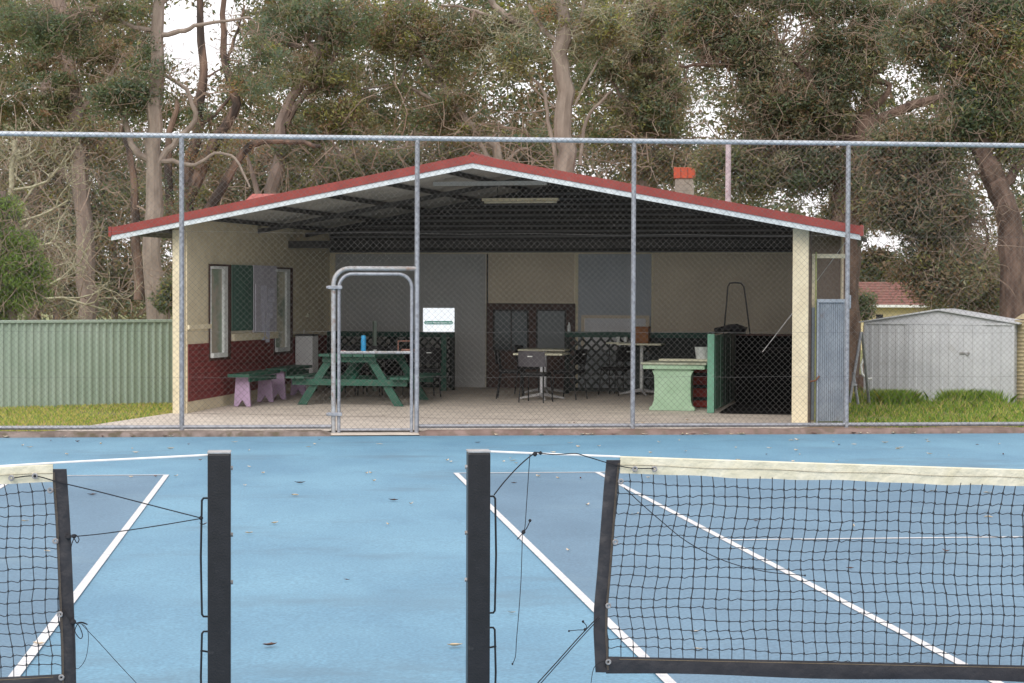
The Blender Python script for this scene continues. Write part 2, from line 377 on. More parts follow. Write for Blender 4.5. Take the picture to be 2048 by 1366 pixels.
def corr(name, off, amp, mt, ph):
    b = MB(); n = 420; A = []
    for i in range(n+1):
        v = OV+.03+(v1-OV-.03)*i/n; dz = amp*math.sin(v*2*PI/.085+ph)
        for u in (ul, ur, uRv(v)): b.v.append((u, v, zroof(u)-off+dz))
    for i in range(n):
        for q in (0, 1): a = i*3+q; b.f.append((a, a+1, a+4, a+3))
    return b.build(name, mt, club)
corr('roof', .02, .009, 'roof_red', 0); corr('ceiling', .036, .009, 'roof_in', 0)
b = MB(); b.tube([(ur, OV-.03, zr+.0), (ur, v1, zr+.0)], .035, 8); b.build('ridge_cap', 'roof_red', club)
for s, u in ((-1, ul), (1, uR)):
    b = MB(); z = zroof(u); b.box(*sorted((u-s*.01, u+s*.03)), OV-.04, OV+.16, z-.13, z+.012); b.build('gutter_end', 'roof_red', club)
    ub_ = u if s < 0 else uRv(v1)
    b = MB(); x = .03*s; b.hexa([(u-x, OV+.165, z-.10), (u+x, OV+.165, z-.10), (ub_+x, v1, z-.10), (ub_-x, v1, z-.10), (u-x, OV+.165, z-.02), (u+x, OV+.165, z-.02), (ub_+x, v1, z-.02), (ub_-x, v1, z-.02)]); b.build('gutter', 'charcoal', club)  # charcoal in place of roof red puts the eave's shadow into the colour
# purlins (front to back) and rafters (up the slope)
for side, (a, c) in enumerate(((ul, ur), (uR, ur))):
    for k in range(6):
        u = a+(c-a)*(k+.35)/6; z = zroof(u)-.075
        b = MB(); b.beam((u, OV+.14, z), (u, BD, z), .045, .06); b.build('purlin', 'dark_timber', club)
for vv in (2.9, 5.2):
    b = MB()
    for (a, c) in ((.1, ur), (ur, BW-.1)):
        b.hexa([(a, vv, zroof(a)-.18), (c, vv, zroof(c)-.18), (c, vv+.06, zroof(c)-.18), (a, vv+.06, zroof(a)-.18), (a, vv, zroof(a)-.11), (c, vv, zroof(c)-.11), (c, vv+.06, zroof(c)-.11), (a, vv+.06, zroof(a)-.11)])
    b.build('rafter', 'dark_timber' if vv > .2 else 'charcoal', club)
b = MB(); c0, zc = bF(868, 368, 1.75); c1, _ = bF(1095, 368, 1.75); b.box(c0, c1, 1.7, 1.74, zc-.03, zc+.03); b.build('collar_tie', 'grey_board', club)
b = MB(); b.box(WT, BW-WT, BD-2.2, BD-2.12, 2.5, 2.62); b.build('tie_beam', 'dark_timber', club)
# left wall
def wallpoly(u0, u1, name, mt, z0, z1=None, va=0, vb=BD):
    b = MB(); t0 = zroof(u0)-.05 if z1 is None else z1; t1 = zroof(u1)-.05 if z1 is None else z1
    b.hexa([(u0, va, z0), (u1, va, z0), (u1, vb, z0), (u0, vb, z0), (u0, va, t0), (u1, va, t1), (u1, vb, t1), (u0, vb, t0)])
    return b.build(name, mt, club)
wallpoly(0, WT, 'wall', 'cream_post', z_a)
_, zred = bL(372, 689, WT); _, zred2 = bL(503, 675, WT); _, zsk = bL(372, 804, WT)
print('zred', zred, zred2, zsk)
b = MB(); b.hexa([(WT, .03, zsk), (WT+.012, .03, zsk), (WT+.012, BD, zsk+.1), (WT, BD, zsk+.1), (WT, .03, zred), (WT+.012, .03, zred), (WT+.012, BD, zred), (WT, BD, zred)])
b.build('dado', 'brick_red', club)
# mortar relief on the painted dado
b = MB()
for k in range(1, 9):
    z = zsk+.04+k*.086
    if z < zred-.02: b.box(WT+.012, WT+.0145, .05, BD-.02, z, z+.006)
b.build('mortar_joints', 'dkbrick', club)
def lwbox(x0, y0, x1, y1, mt, name, t0, t1, parent=None):
    va, za = bL(x0, y0, WT); vb, zb = bL(x1, y1, WT); b = MB(); b.box(WT+t0, WT+t1, va, vb, min(za, zb), max(za, zb))
    return b.build(name, mt, parent or club), (va, vb, min(za, zb), max(za, zb))
# window one and two: white sashes standing proud with a dark brick reveal beside
for (xa, yt, xb, yb, xr) in ((422, 532, 451, 716, 461), (551, 538, 576, 704, 585)):
    va, z1_ = bL(xa, yt, WT+.03); vb, _ = bL(xb, yt, WT+.03); _, z0_ = bL(xa, yb, WT+.03); vr, _ = bL(xr, yt, WT+.01)
    b = MB(); b.box(WT+.013, WT+.02, va-.04, vr, z0_-.04, z1_+.03); rv = b.build('window_reveal', 'dkbrick', club)
    b = MB(); t = .07; X0, X1 = WT+.02, WT+.07
    b.box(X0, X1, va, vb, z1_-t*.6, z1_); b.box(X0, X1, va, vb, z0_, z0_+t); fw = .26*(vb-va); b.box(X0, X1, vb-fw, vb, z0_+t, z1_-t*.6); b.box(X0, X0+.008, va, va+.03, z0_+t, z1_-t*.6)
    wf = b.build('window_frame', 'white', club, bevel=.004)
    gm, gnt, gb = nodes('window_glass'); gb.inputs['Roughness'].default_value = .12
    tcg = gnt.nodes.new('ShaderNodeTexCoord'); sp = gnt.nodes.new('ShaderNodeTexNoise'); sp.inputs['Scale'].default_value = 2.2; rpg = gnt.nodes.new('ShaderNodeValToRGB')
    rpg.color_ramp.elements[0].color = (.24, .30, .22, 1); rpg.color_ramp.elements[1].color = ((.40, .36, .29, 1) if xa < 500 else (.62, .58, .44, 1)); rpg.color_ramp.elements[0].position = .4; rpg.color_ramp.elements[1].position = .55  # greenish and tan reflections put into the pane colour
    gnt.links.new(tcg.outputs['Object'], sp.inputs[0]); gnt.links.new(sp.outputs[0], rpg.inputs[0]); gnt.links.new(rpg.outputs[0], gb.inputs['Base Color'])
    b = MB(); b.box(X0+.004, X0+.012, va+.031, vb-fw, z0_+t, z1_-t*.6); b.build('pane', gm, wf)
lwbox(461, 662, 503, 531, 'green_board', 'shutter', .013, .03)
lwbox(461, 682, 550, 663, 'cream', 'sill', .013, .06)
va, za = bL(369, 655, WT); vb, zb = bL(424, 663, WT); b = MB(); b.box(WT, WT+.03, .01, vb, za-.03, za+.035); b.build('ledge', 'cream', club)
# right wall
wallpoly(BW-WT, BW, 'wall', 'dkwall', z_a, vb=BD)
b = MB(); b.box(BW+.001, BW+.02, BD-.5, BD+.02, z_a, zroof(BW)-.1); b.build('corner_board', 'tan_board', club)
b = MB(); b.box(BW-WT-.03, BW-WT*.0-.02, -.1, -.003, z_a, zroof(BW)-.14); b.build('post', 'cream_post', club, bevel=.01)
b = MB(); b.box(-.004, WT-.02, -.05, -.003, z_a, zroof(0)-.17); b.build('post', 'cream_post', club, bevel=.008)
b = MB(); b.tube([(BW+.06, .15, .05), (BW+.06, .15, 2.35)], .011, 8); b.build('downpipe', pm('yellow_green_pipe', (.36, .38, .16), None, 8), club)
# back wall, gable infill and boards
_, zw = bF(1100, 505, BD)
print('zw', zw)
b = MB(); b.box(WT, BW-WT, BD, BD+.1, .0, zw); b.build('wall', 'cream', club)
b = MB(); n = 60
b.prism([(WT, zw), (BW-WT, zw), (BW-WT, zroof(BW)-.06), (ur, zr-.06), (WT, zroof(WT)-.06)], lambda a, c, t: (a, t, c), BD-.03, BD+.02); b.build('gable_cladding', 'charcoal', club)
b = MB(); z = zw+.03
while z < zr-.1:
    d = max(0, (z-2.62)/.22); ua = max(WT+.02, ur-(zr-.06-z)/((zr-zl)/(ur-ul))); ub = min(BW-WT-.02, ur+(zr-.06-z)/((zr-zR)/(uR-ur)))
    if ub-ua > .2: b.hexa([(ua, BD-.05, z), (ub, BD-.05, z), (ub, BD-.03, z-.01), (ua, BD-.03, z-.01), (ua, BD-.05, z+.01), (ub, BD-.05, z+.01), (ub, BD-.03, z+.045), (ua, BD-.03, z+.045)])
    z += .09
b.build('weatherboards', 'dark_timber', club)
def bwbox(x0, y0, x1, y1, mt, name, t, parent=None, v=BD, t0=0., zb_floor=False):
    ua, za = bF(x0, y0, v); ub, zb = bF(x1, y1, v); lo, hi = min(za, zb), max(za, zb)
    if zb_floor: lo = fz(v)
    b = MB(); b.box(ua, ub, v-t, v-t0, lo, hi); return b.build(name, mt, parent or club)
bwbox(671, 780, 972, 508, 'grey_board', 'wall_board', .018, zb_floor=True)
bwbox(976, 604, 1150, 508, 'tan_board', 'wall_board', .012)
bwbox(1156, 780, 1303, 508, 'blue_board', 'wall_board', .018, zb_floor=True)
bwbox(1306, 780, 1590, 508, 'tan_board', 'wall_board', .012, zb_floor=True)
bwbox(973, 780, 977, 508, 'dark_timber', 'corner_bead', .022, zb_floor=True)
# double doors
dz = bwbox(975, 780, 1151, 607, 'door', 'door', .03, zb_floor=True)
def glassm(n, c, r=.15):
    gm, _, gb = nodes(n); gb.inputs['Base Color'].default_value = (*c, 1); gb.inputs['Roughness'].default_value = r; return gm
G1 = glassm('door_glass', (.07, .08, .08)); G2 = glassm('curtained_glass', (.13, .15, .15), .3)
for (x0, y0, x1, y1, g) in ((990, 700, 1055, 622, G1), (1076, 698, 1130, 622, G2)):
    bwbox(x0, y1, x1, y0, g, 'pane', .036, dz, t0=.03)
    for (a, c, e, f_) in ((x0-2, y1-3, x1+2, y1), (x0-2, y0, x1+2, y0+3), (x0-3, y1, x0, y0), (x1, y1, x1+3, y0)):
        bwbox(a, c, e, f_, 'dark_timber', 'glazing_bead', .04, dz, t0=.03)
bwbox(1022, 700, 1025, 622, 'dark_timber', 'glazing_bead', .041, dz, t0=.036)
bwbox(985, 772, 1012, 708, 'door', 'kick_panel', .036, dz, t0=.03)
# fluorescent batten
lv = 3.3; ua, z1_ = bF(965, 402, lv); ub, _ = bF(1117, 402, lv)
lt = tag(empty('batten_light', bw((ua+ub)/2, lv, z1_), BA), 'unlit fluorescent batten hanging under the ridge of the shelter roof', 'light')
h = (ub-ua)/2
b = MB(); b.box(-h, h, -.05, .05, 0, .04); b.build('housing', 'cream', lt, bevel=.005)
b = MB(); b.tube([(-h+.03, 0, -.02), (h-.03, 0, -.02)], .018, 8); b.build('tube', 'band', lt)
for x in (-h*.6, h*.6): b = MB(); b.tube([(x, 0, .04), (x, 0, zroof(ua)-z1_-.05)], .006, 6); b.build('rod', 'dark_timber', lt)

# things inside -----------------------------------------------------------
def bthing(name, px, py, label, cat, group=None, rz=0, uv=None):
    u, v = uv or bG(px, py); return tag(empty(name, bw(u, v, fz(v)), BA+rz), label, cat, group)
# papers board
va, za = bL(503, 665, WT); vb, zb = bL(549, 532, WT)
nb = tag(empty('notice_board', bw(WT+.04, va, za), BA), 'grey notice board with papers hanging between the two white windows', 'notice board')
H_, L_ = zb-za, vb-va
b = MB(); b.box(-.025, .0, 0, L_, 0, H_); b.build('board', 'lilac_board', nb)
b = MB(); b.box(0, .012, .06, L_-.05, .02, H_*.72); b.build('backing_sheet', 'lilac_board', nb)
for (a, c, e, f_) in ((.25, .3, .5, .7), (.55, .45, .85, .66), (.5, .2, .75, .44), (.28, -.12, .42, .3), (.46, -.16, .62, .22)):
    b = MB(); n = 6
    for i in range(n+1):
        z = (e*0+c*(1-i/n)+f_*i/n)*H_; o = .018+.004*math.sin(i*1.7+a*9)
        b.v += [(o, a*L_, z), (o+.006, min(e, .95)*L_, z)]
    for i in range(n): b.f.append((2*i, 2*i+1, 2*i+3, 2*i+2))
    b.build('paper_sheet', 'paper', nb)
# benches
def bench(pa, pb, label, ext):
    (ua, va), (ub, vb) = bG(*pa), bG(*pb); u = WT+.33
    t = tag(empty('bench', bw(u, va, fz(va)), BA), label, 'bench', 'plank benches along the left wall')
    L = vb-va; z = .44
    b = MB(); b.hexa([(-.17, -ext, z), (.17, -ext, z), (.17, L+.2, z+FS*L), (-.17, L+.2, z+FS*L), (-.17, -ext, z+.045), (.17, -ext, z+.045), (.17, L+.2, z+.045+FS*L), (-.17, L+.2, z+.045+FS*L)]); b.build('seat', 'green', t, bevel=.004)
    b = MB(); b.box(.12, .145, -ext+.1, L+.1, z-.07, z-.002); b.build('apron_board', 'green', t)
    for y in (0, L):
        o = FS*y
        b = MB(); b.prism([(-.13, 0), (-.07, 0), (0, .1), (.07, 0), (.13, 0), (.1, z), (-.1, z)], lambda a, c, q: (a, q, c+o), y-.02, y+.02); b.build('leg', 'purple', t)
    return t
bench((441, 812), (495, 803), 'green plank bench on notched lilac legs, nearest the shelter opening', .18)
bench((523, 798), (570, 790), 'green plank bench on notched lilac legs, next to the water fountain cabinet', .1)
# water fountain
v0 = bL(588, 780, WT+.02)[0]; fh = bF(600, 672, v0)[1]-fz(v0); t = bthing('water_fountain', 0, 0, 'pale grey steel drinking fountain cabinet standing against the shelter wall', 'fountain', uv=(WT+.19, v0))
b = MB(); b.box(-.15, .15, 0, .3, .05, fh); b.build('cabinet', 'lightsteel', t, bevel=.01)
b = MB(); b.box(-.155, .155, -.01, .31, fh+.001, fh+.03); b.build('basin_top', 'dark_timber', t)
b = MB(); b.tube([(-.05, .15, fh+.03), (-.05, .15, fh+.08), (-.03, .12, fh+.09)], .007, 6); b.build('spout', 'chrome', t)
b = MB(); b.box(-.13, .13, .02, .28, 0, .05); b.build('plinth', 'dark_timber', t)
# wall tap
vt, zt = bF(607, 632, BD) if False else bL(612, 632, WT); t = tag(empty('wall_tap', bw(WT, vt, zt), BA), 'small pale tap fitting on the left wall above the drinking fountain', 'tap')
b = MB(); b.tube([(0, 0, 0), (.05, 0, 0)], .018, 8); b.build('pipe', 'band', t)
b = MB(); b.box(.03, .06, -.05, .05, .012, .04); b.build('handle', 'band', t, bevel=.005)
# picnic table
t = bthing('picnic_table', 699, 811, 'green timber picnic table with attached seats and crossed A-frame legs', 'picnic table')
pic = t
for q in range(5):
    b = MB(); x = -.44+q*.178; b.box(x, x+.168, -.15, 1.75, .735, .775); b.build('top_plank', 'green', t, bevel=.003)
for s in (-1, 1):
    for q in (0, 1):
        b = MB(); x = s*(.74+q*.15); b.box(x-.07, x+.07, -.15, 1.75, .40, .435); b.build('seat_plank', 'green', t, bevel=.003)
for y in (.02, 1.5):
    for s in (-1, 1):
        b = MB(); b.hexa([(s*.76-.07, y, 0), (s*.76+.07, y, 0), (s*.76+.07, y+.04, 0), (s*.76-.07, y+.04, 0), (s*.30-.065, y, .73), (s*.30+.065, y, .73), (s*.30+.065, y+.04, .73), (s*.30-.065, y+.04, .73)]); b.build('leg', 'green', t)
    b = MB(); b.box(-.9, .9, y-.045, y-.003, .30, .395); b.build('seat_bearer', 'green', t)
    b = MB(); b.box(-.42, .42, y-.045, y-.003, .65, .733); b.build('top_bearer', 'green', t)
b = MB(); b.beam((0, .1, .35), (0, .75, .72), .08, .04); b.beam((0, 1.45, .35), (0, .85, .72), .08, .04); b.build('brace', 'green', t)
pu, pv = bG(699, 811)
def ontable(name, px, label, cat, dy=.2, group=None):
    u, z = bF(px, 714, pv+dy); return tag(empty(name, bw(u, pv+dy, fz(pv)+.775), BA), label, cat, group)
t = ontable('drink_bottle', 727, 'bright blue drink bottle standing on the green picnic table', 'bottle')
b = MB(); b.lathe([(.036, 0), (.04, .01), (.04, .2), (.036, .22)], 16); b.build('bottle_body', 'blue', t, smooth=True)
b = MB(); b.lathe([(.037, .22), (.037, .265), (.03, .275)], 16); b.build('cap', 'blue', t, smooth=True)
t = ontable('folded_cloth', 685, 'small crumpled red and white cloth on the picnic table', 'cloth', .3)
b = MB(); b.lathe([(.07, 0), (.08, .02), (.05, .04), (.01, .045)], 9); b.build('red_cloth', pm('pink_cloth', (.5, .15, .16), (.6, .5, .5), 30, .8), t)
t = ontable('sunglasses_case', 706, 'dark case beside the blue bottle on the picnic table', 'case', .3)
b = MB(); b.lathe([(.05, 0), (.065, .03), (.05, .055), (.02, .062)], 12); b.build('case_shell', 'black', t, smooth=True)
t = ontable('tray', 741, 'flat blue tray lying right of the blue bottle', 'tray', .15)
b = MB(); b.lathe([(.05, 0), (.07, .012), (.068, .014)], 14); b.build('dish', 'blue', t)
t = ontable('cup', 750, 'small white cup at the right end of the picnic table', 'cup', .5)
b = MB(); b.lathe([(.02, 0), (.03, .05), (.026, .052), (.018, .01)], 12); b.build('cup_body', 'white', t, smooth=True)

# lattice screens
def lattice(xa, xb, yt, v, label, solid=None):
    ua, zt_ = bF(xa, yt, v); ub, _ = bF(xb, yt, v); L = ub-ua; z0 = fz(v); Hh = zt_-z0
    t = tag(empty('lattice_screen', bw(ua, v, z0), BA), label, 'lattice screen', 'waist-high lattice screens')
    b = MB(); b.box(0, L, -.03, .03, Hh-.09, Hh); b.build('top_rail', 'dgreen', t)
    b = MB(); b.box(0, L, -.03, .03, .04, .1); b.build('bottom_rail', 'lattice', t)
    for x in (0, L*.5, L-.07): b = MB(); b.box(x, x+.07, -.035, .035, 0, Hh-.091); b.build('post', 'lattice', t)
    b = MB(); sp = .155; z0_, z1_ = .1, Hh-.09; hh = z1_-z0_
    k = -hh
    while k < L:
        for s in (1, -1):
            # clip diagonal to the panel
            x0, zz0, x1, zz1 = k, z0_, k+hh, z1_
            if x0 < 0: zz0 += -x0; x0 = 0
            if x1 > L: zz1 -= x1-L; x1 = L
            if x1-x0 > .02:
                if s == -1: zz0, zz1 = z1_-(zz0-z0_), z0_+(z1_-zz1)
                b.beam((x0, -.006*s, zz0), (x1, -.006*s, zz1), .01, .036, up=(0, -1, 0)) if False else b.hexa([(x0, -.006*s-.004, zz0-.025), (x1, -.006*s-.004, zz1-.025), (x1, -.006*s+.004, zz1-.025), (x0, -.006*s+.004, zz0-.025), (x0, -.006*s-.004, zz0+.025), (x1, -.006*s-.004, zz1+.025), (x1, -.006*s+.004, zz1+.025), (x0, -.006*s+.004, zz0+.025)])
        k += sp
    b.build('lattice_panel', 'lattice', t)
    if solid:
        us, _ = bF(solid, yt, v); b = MB(); b.box(us-ua, L, .031, .045, .02, Hh-.02); b.build('backing_sheet', 'lattice', t)
    return t
lattice(655, 909, 662, 5.7, 'dark green lattice screen behind the picnic table')
lattice(1130, 1416, 663, 5.3, 'dark green lattice screen right of the brown doors, behind the pedestal tables', 1300)
u, _ = bF(880, 700, 5.6); ub_, zz = bF(890, 664, 5.55)
t = tag(empty('upright_board', bw(ub_, 5.5, fz(5.5)), BA), 'narrow green plank standing against the left lattice screen', 'plank')
b = MB(); b.box(-.05, .04, -.015, .015, 0, .95); b.build('plank', 'green', t)

# chairs
def make_chair(mt_):
    t = empty('chair', (0, 0, 0))
    b = MB(); n = 9
    for i in range(n+1):
        a = -1+2*i/n; x = .22*a; y = -.19-.05*(1-a*a)
        b.v += [(x, y, .55), (x, y+.018, .55), (x*.97, y-.03, .79-.015*a*a), (x*.97, y-.012, .79-.015*a*a)]
    for i in range(n):
        p = i*4; b.f += [(p, p+4, p+6, p+2), (p+1, p+3, p+7, p+5), (p+2, p+6, p+7, p+3), (p, p+1, p+5, p+4)]
    b.f += [(0, 2, 3, 1), (n*4, n*4+1, n*4+3, n*4+2)]
    bk = b.build('backrest', mt_, t, smooth=True)
    b = MB(); b.box(-.045, .035, -.264, -.258, .70, .716); b.build('grip_slot', 'white', bk)
    b = MB(); b.prism([(-.2, -.18), (.2, -.18), (.21, .1), (.17, .2), (-.17, .2), (-.21, .1)], lambda a, c, q: (a, c, q), .42, .455); b.build('seat', 'black', t, bevel=.008)
    for sx in (-1, 1):
        b = MB(); b.tube([(sx*.19, -.2, .7), (sx*.18, -.16, .43), (sx*.2, -.22, .0)], .011, 6); b.build('leg', 'black', t)
        b = MB(); b.tube([(sx*.18, .16, .43), (sx*.2, .2, .0)], .011, 6); b.build('leg', 'black', t)
    b = MB(); b.tube([(-.18, -.16, .41), (-.18, .17, .41), (.18, .17, .41), (.18, -.16, .41), (-.18, -.16, .41)], .01, 6); b.build('seat_frame', 'black', t)
    return t
ch0 = make_chair('chair')
ch1 = make_chair('black'); km = kidmap()
def place_chair(proto, first, px, py, rz, label, group, uv=None):
    c = proto if first else copy_tree(proto, km)
    u, v = uv or bG(px, py); c.location = tuple(bw(u, v, fz(v))); c.rotation_euler = (0, 0, BA+rz); tag(c, label, 'chair', group); return c
place_chair(ch0, True, 1072, 804, R(-8), 'grey shell-backed chair with its back to the camera, at the pedestal tables', 'chairs around the pedestal tables')
place_chair(ch1, True, 1022, 797, R(-80), 'black chair on the left side of the pedestal tables', 'chairs around the pedestal tables')
place_chair(ch1, False, 1138, 798, R(75), 'black chair on the right side of the pedestal tables', 'chairs around the pedestal tables')
place_chair(ch1, False, 1062, 787, R(-95), 'black chair beside the farther pedestal table, in front of the brown doors', 'chairs around the pedestal tables')
place_chair(ch1, False, 850, 793, R(30), 'black chair just right of the gate post, in front of the lattice', 'black chairs by the left lattice')
place_chair(ch1, False, 700, 789, R(170), 'leftmost black chair behind the picnic table', 'black chairs by the left lattice')
place_chair(ch1, False, 745, 790, R(185), 'middle black chair behind the picnic table', 'black chairs by the left lattice')
place_chair(ch1, False, 790, 790, R(178), 'rightmost black chair behind the picnic table', 'black chairs by the left lattice')
place_chair(ch1, False, 1232, 790, R(60), 'black chair tucked under the table that holds the wooden box', 'chairs around the pedestal tables')
# pedestal tables
def ped(px, py, label, wd=.78, h=.73, chrome=True, rz=0, foot=True):
    t = bthing('pedestal_table', px, py, label, 'table', 'pedestal tables', rz)
    b = MB(); b.box(-wd/2, wd/2, -wd*.4, wd*.4, h-.03, h); b.build('tabletop', 'table', t, bevel=.006)
    b = MB(); b.lathe([(.032, .06), (.03, .1), (.03, h-.032)], 12); b.build('column', 'chrome' if chrome else 'white', t, smooth=True)
    for k in range(4):
        a = k*PI/2+.35; b = MB()
        b.tube([(.03*math.cos(a), .03*math.sin(a), .08), (.2*math.cos(a), .2*math.sin(a), .05), (.36*math.cos(a), .36*math.sin(a), .02)], [.03, .022, .014], 6); b.build('foot', 'chrome', t)
    return t
ped(1083, 799, 'nearer of the two pale pedestal tables with chrome columns before the brown doors')
ped(1090, 787, 'farther of the two pale pedestal tables with chrome columns before the brown doors')
h2 = .84
tt = ped(1283, 790, 'pale pedestal table carrying the wooden box, behind the mint plinth', .72, h2, False)
tu, tv = bG(1283, 790)
def on2(name, px, dy, label, cat, group=None):
    u, _ = bF(px, 699, tv+dy); return tag(empty(name, bw(u, tv+dy, fz(tv)+h2), BA), label, cat, group)
t = on2('wooden_box', 1284, 0, 'orange-brown wooden box on the pale pedestal table', 'box')
b = MB(); b.box(-.12, .12, -.12, .12, 0, .25); b.build('box_body', 'cardboard', t, bevel=.004)
b = MB(); b.box(-.125, .125, -.125, .125, .25, .265); b.build('lid', 'cardboard', t)
t2 = tag(empty('side_table', bw(bF(1236, 699, tv+.1)[0], tv+.1, fz(tv+.1)), BA), 'small pale side table holding two white cups', 'table')
b = MB(); b.box(-.17, .12, -.15, .2, .82, .845); b.build('tabletop', 'table', t2)
b = MB()
for x in (-.14, .09): b.tube([(x, 0, 0), (x, 0, .82)], .012, 6)
b.build('leg', 'black', t2)
for px, lb in ((1236, 'left white cup on the small side table'), (1251, 'right white cup on the small side table, nearer the wooden box')):
    u, _ = bF(px, 699, tv+.02); t = tag(empty('cup', bw(u, tv+.02, fz(tv)+.845), BA), lb, 'cup', 'white cups on the side table')
    b = MB(); b.lathe([(.026, 0), (.034, .09), (.03, .092), (.022, .01)], 12); b.build('cup_body', 'white', t, smooth=True)
# white bottle on right lattice rail
u, z = bF(1138, 663, 5.3); t = tag(empty('spray_bottle', bw(u, 5.3, z), BA), 'small white bottle standing on the top rail of the right lattice', 'bottle')
b = MB(); b.lathe([(.028, 0), (.03, .02), (.03, .09), (.012, .115)], 12); b.build('bottle_body', 'white', t, smooth=True)
b = MB(); b.lathe([(.012, .115), (.012, .15)], 10); b.build('nozzle', 'white', t)
# whiteboard on back wall
ua, za = bF(1170, 664, BD-.02); ub, zb = bF(1292, 637, BD-.02)
t = tag(empty('whiteboard', bw(ua, BD-.02, za-.3), BA), 'pale tan-framed whiteboard on the back wall above the right lattice', 'whiteboard')
b = MB(); b.box(0, ub-ua, -.03, -.008, 0, zb-za+.3); b.build('board', pm('whiteboard_face', (.70, .70, .71), (.64, .64, .65), 4, .4), t)
b = MB(); L, Hh = ub-ua, zb-za+.3
b.box(-.06, L+.06, -.035, -.006, Hh, Hh+.05); b.box(-.06, -.001, -.035, -.006, -.02, Hh-.001); b.box(L+.001, L+.06, -.035, -.006, -.02, Hh-.001); b.build('frame', 'tan_board', t)
# mint plinth table
t = bthing('plinth_table', 1345, 821, 'mint green pedestal table with a chunky flared base and worn top', 'table')
sc_ = .0; b = MB()
def flare(y0, y1): return [(-.34, 0), (.32, 0), (.32, .04), (.285, .07), (.265, .14), (.26, .3), (.262, .5), (.30, .58), (-.30, .58), (-.27, .5), (-.265, .3), (-.275, .14), (-.30, .07), (-.34, .04)]
b.prism(flare(0, 0), lambda a, c, q: (a, q, c), 0, .09); b.build('pedestal_panel', 'mint', t)
b = MB(); b.prism(flare(0, 0), lambda a, c, q: (a, q, c), .75, .84); b.build('pedestal_panel', 'mint', t)
b = MB(); b.box(-.2, .2, .091, .749, .04, .58); b.build('core', 'mint', t)
b = MB(); b.box(-.43, .47, -.05, .9, .60, .665); b.build('top_frame', 'mint', t, bevel=.006)
b = MB(); b.box(-.27, .27, .0, .84, .581, .599); b.build('cleat', 'mint', t)
b = MB(); b.box(-.46, .50, -.08, .93, .667, .695); b.build('top_board', 'mint_top', t, bevel=.006)
b = MB(); b.box(-.30, .42, .62, .9, .697, .725); b.build('loose_board', 'table', t)
# jade partition
pu_, pv_ = bG(1421, 826); zt_ = bF(1421, 668, pv_)[1]
t = tag(empty('partition', bw(pu_, pv_, fz(pv_)), BA), 'jade green planked partition, end-on, separating the black bay', 'partition')
Hh = zt_-fz(pv_)
b = MB(); b.box(-.05, .05, 0, .06, 0, Hh); b.build('end_post', 'mint2', t, bevel=.006)
for k in range(14):
    b = MB(); b.box(-.02+.004*(k % 2), .02+.004*(k % 2), .065+k*.3, .065+k*.3+.29, .03, Hh-.03); b.build('plank', 'mint2' if k < 4 else 'green', t)
b = MB(); b.box(-.04, .055, .0, 4.25, Hh+.001, Hh+.025); b.build('cap_rail', 'lattice', t)
# black bay: mat + half wall
bv = pv_+2.3; ua = pu_+.03; ztop = bF(1520, 672, bv)[1]
t = tag(empty('half_wall', bw(ua, bv, fz(bv)), BA), 'black half-height screen closing the bay beside the right post', 'screen')
b = MB(); b.box(.05, BW-WT-ua-.02, 0, .05, 0, ztop-fz(bv)); b.build('panel', 'matte_black', t)
b = MB(); b.box(.05, BW-WT-ua-.02, -.02, .07, ztop-fz(bv)+.001, ztop-fz(bv)+.03); b.build('cap_rail', 'dkbrick', t)
t = tag(empty('rubber_mat', bw(ua, pv_-.05, fz(pv_)), BA), 'black rubber matting on the floor of the right-hand bay', 'mat')
b = MB(); b.hexa([(.1, 0, .006), (BW-WT-ua-.01, 0, .006), (BW-WT-ua-.01, 2.3, .006+2.3*FS), (.1, 2.3, .006+2.3*FS), (.1, 0, .016), (BW-WT-ua-.01, 0, .016), (BW-WT-ua-.01, 2.3, .016+2.3*FS), (.1, 2.3, .016+2.3*FS)]); b.build('mat', 'matte_black', t)
# black stacked crates in the bay
for k, (px, hh_, ww) in enumerate(((1490, .55, .5), (1545, .8, .55))):
    u, v = bG(px, 818)
    t = tag(empty('storage_bin', bw(u, v+.7, fz(v+.7)+.02), BA), ('lower black storage bin in the dark bay, next to the jade partition', 'taller black storage bin in the dark bay, next to the right post')[k], 'bin', 'black bins in the bay')
    b = MB(); b.hexa([(-ww/2+.04, 0, 0), (ww/2-.04, 0, 0), (ww/2-.04, .5, 0), (-ww/2+.04, .5, 0), (-ww/2, -.03, hh_), (ww/2, -.03, hh_), (ww/2, .55, hh_), (-ww/2, .55, hh_)]); b.build('tub', 'matte_black', t, bevel=.01)
    b = MB(); b.box(-ww/2-.02, ww/2+.02, -.05, .57, hh_+.002, hh_+.04); b.build('lid', 'matte_black', t, bevel=.01)
# wheelbarrow-like trolley handle and bag
bhv = bv+.6; fu = lambda px, py: (lambda q: (q[0], bhv, q[1]))(bF(px, py, bhv))
t = tag(empty('trolley', bw(0, 0, 0), BA), 'black tubular trolley standing on end against the tan back wall', 'trolley')
pts = [fu(1443, 760), fu(1447, 668), fu(1453, 610), fu(1456, 573), fu(1460, 566), fu(1470, 565), fu(1482, 566), fu(1488, 573), fu(1492, 600), fu(1500, 668), fu(1504, 760)]
b = MB(); b.tube(pts, .013, 6); b.build('handle_frame', 'black', t)
a_, c_ = fu(1444, 700), fu(1502, 700); b = MB(); b.tube([a_, c_], .012, 6); b.build('crossbar', 'black', t)
a_ = fu(1442, 790); b = MB(); b.box(a_[0]-.02, fu(1506, 790)[0]+.02, bhv-.15, bhv+.15, fz(bhv)+.0, fz(bhv)+.25); b.build('tray_base', 'black', t)
tvv = bv-.0; q = bF(1468, 664, pv_+2.2)
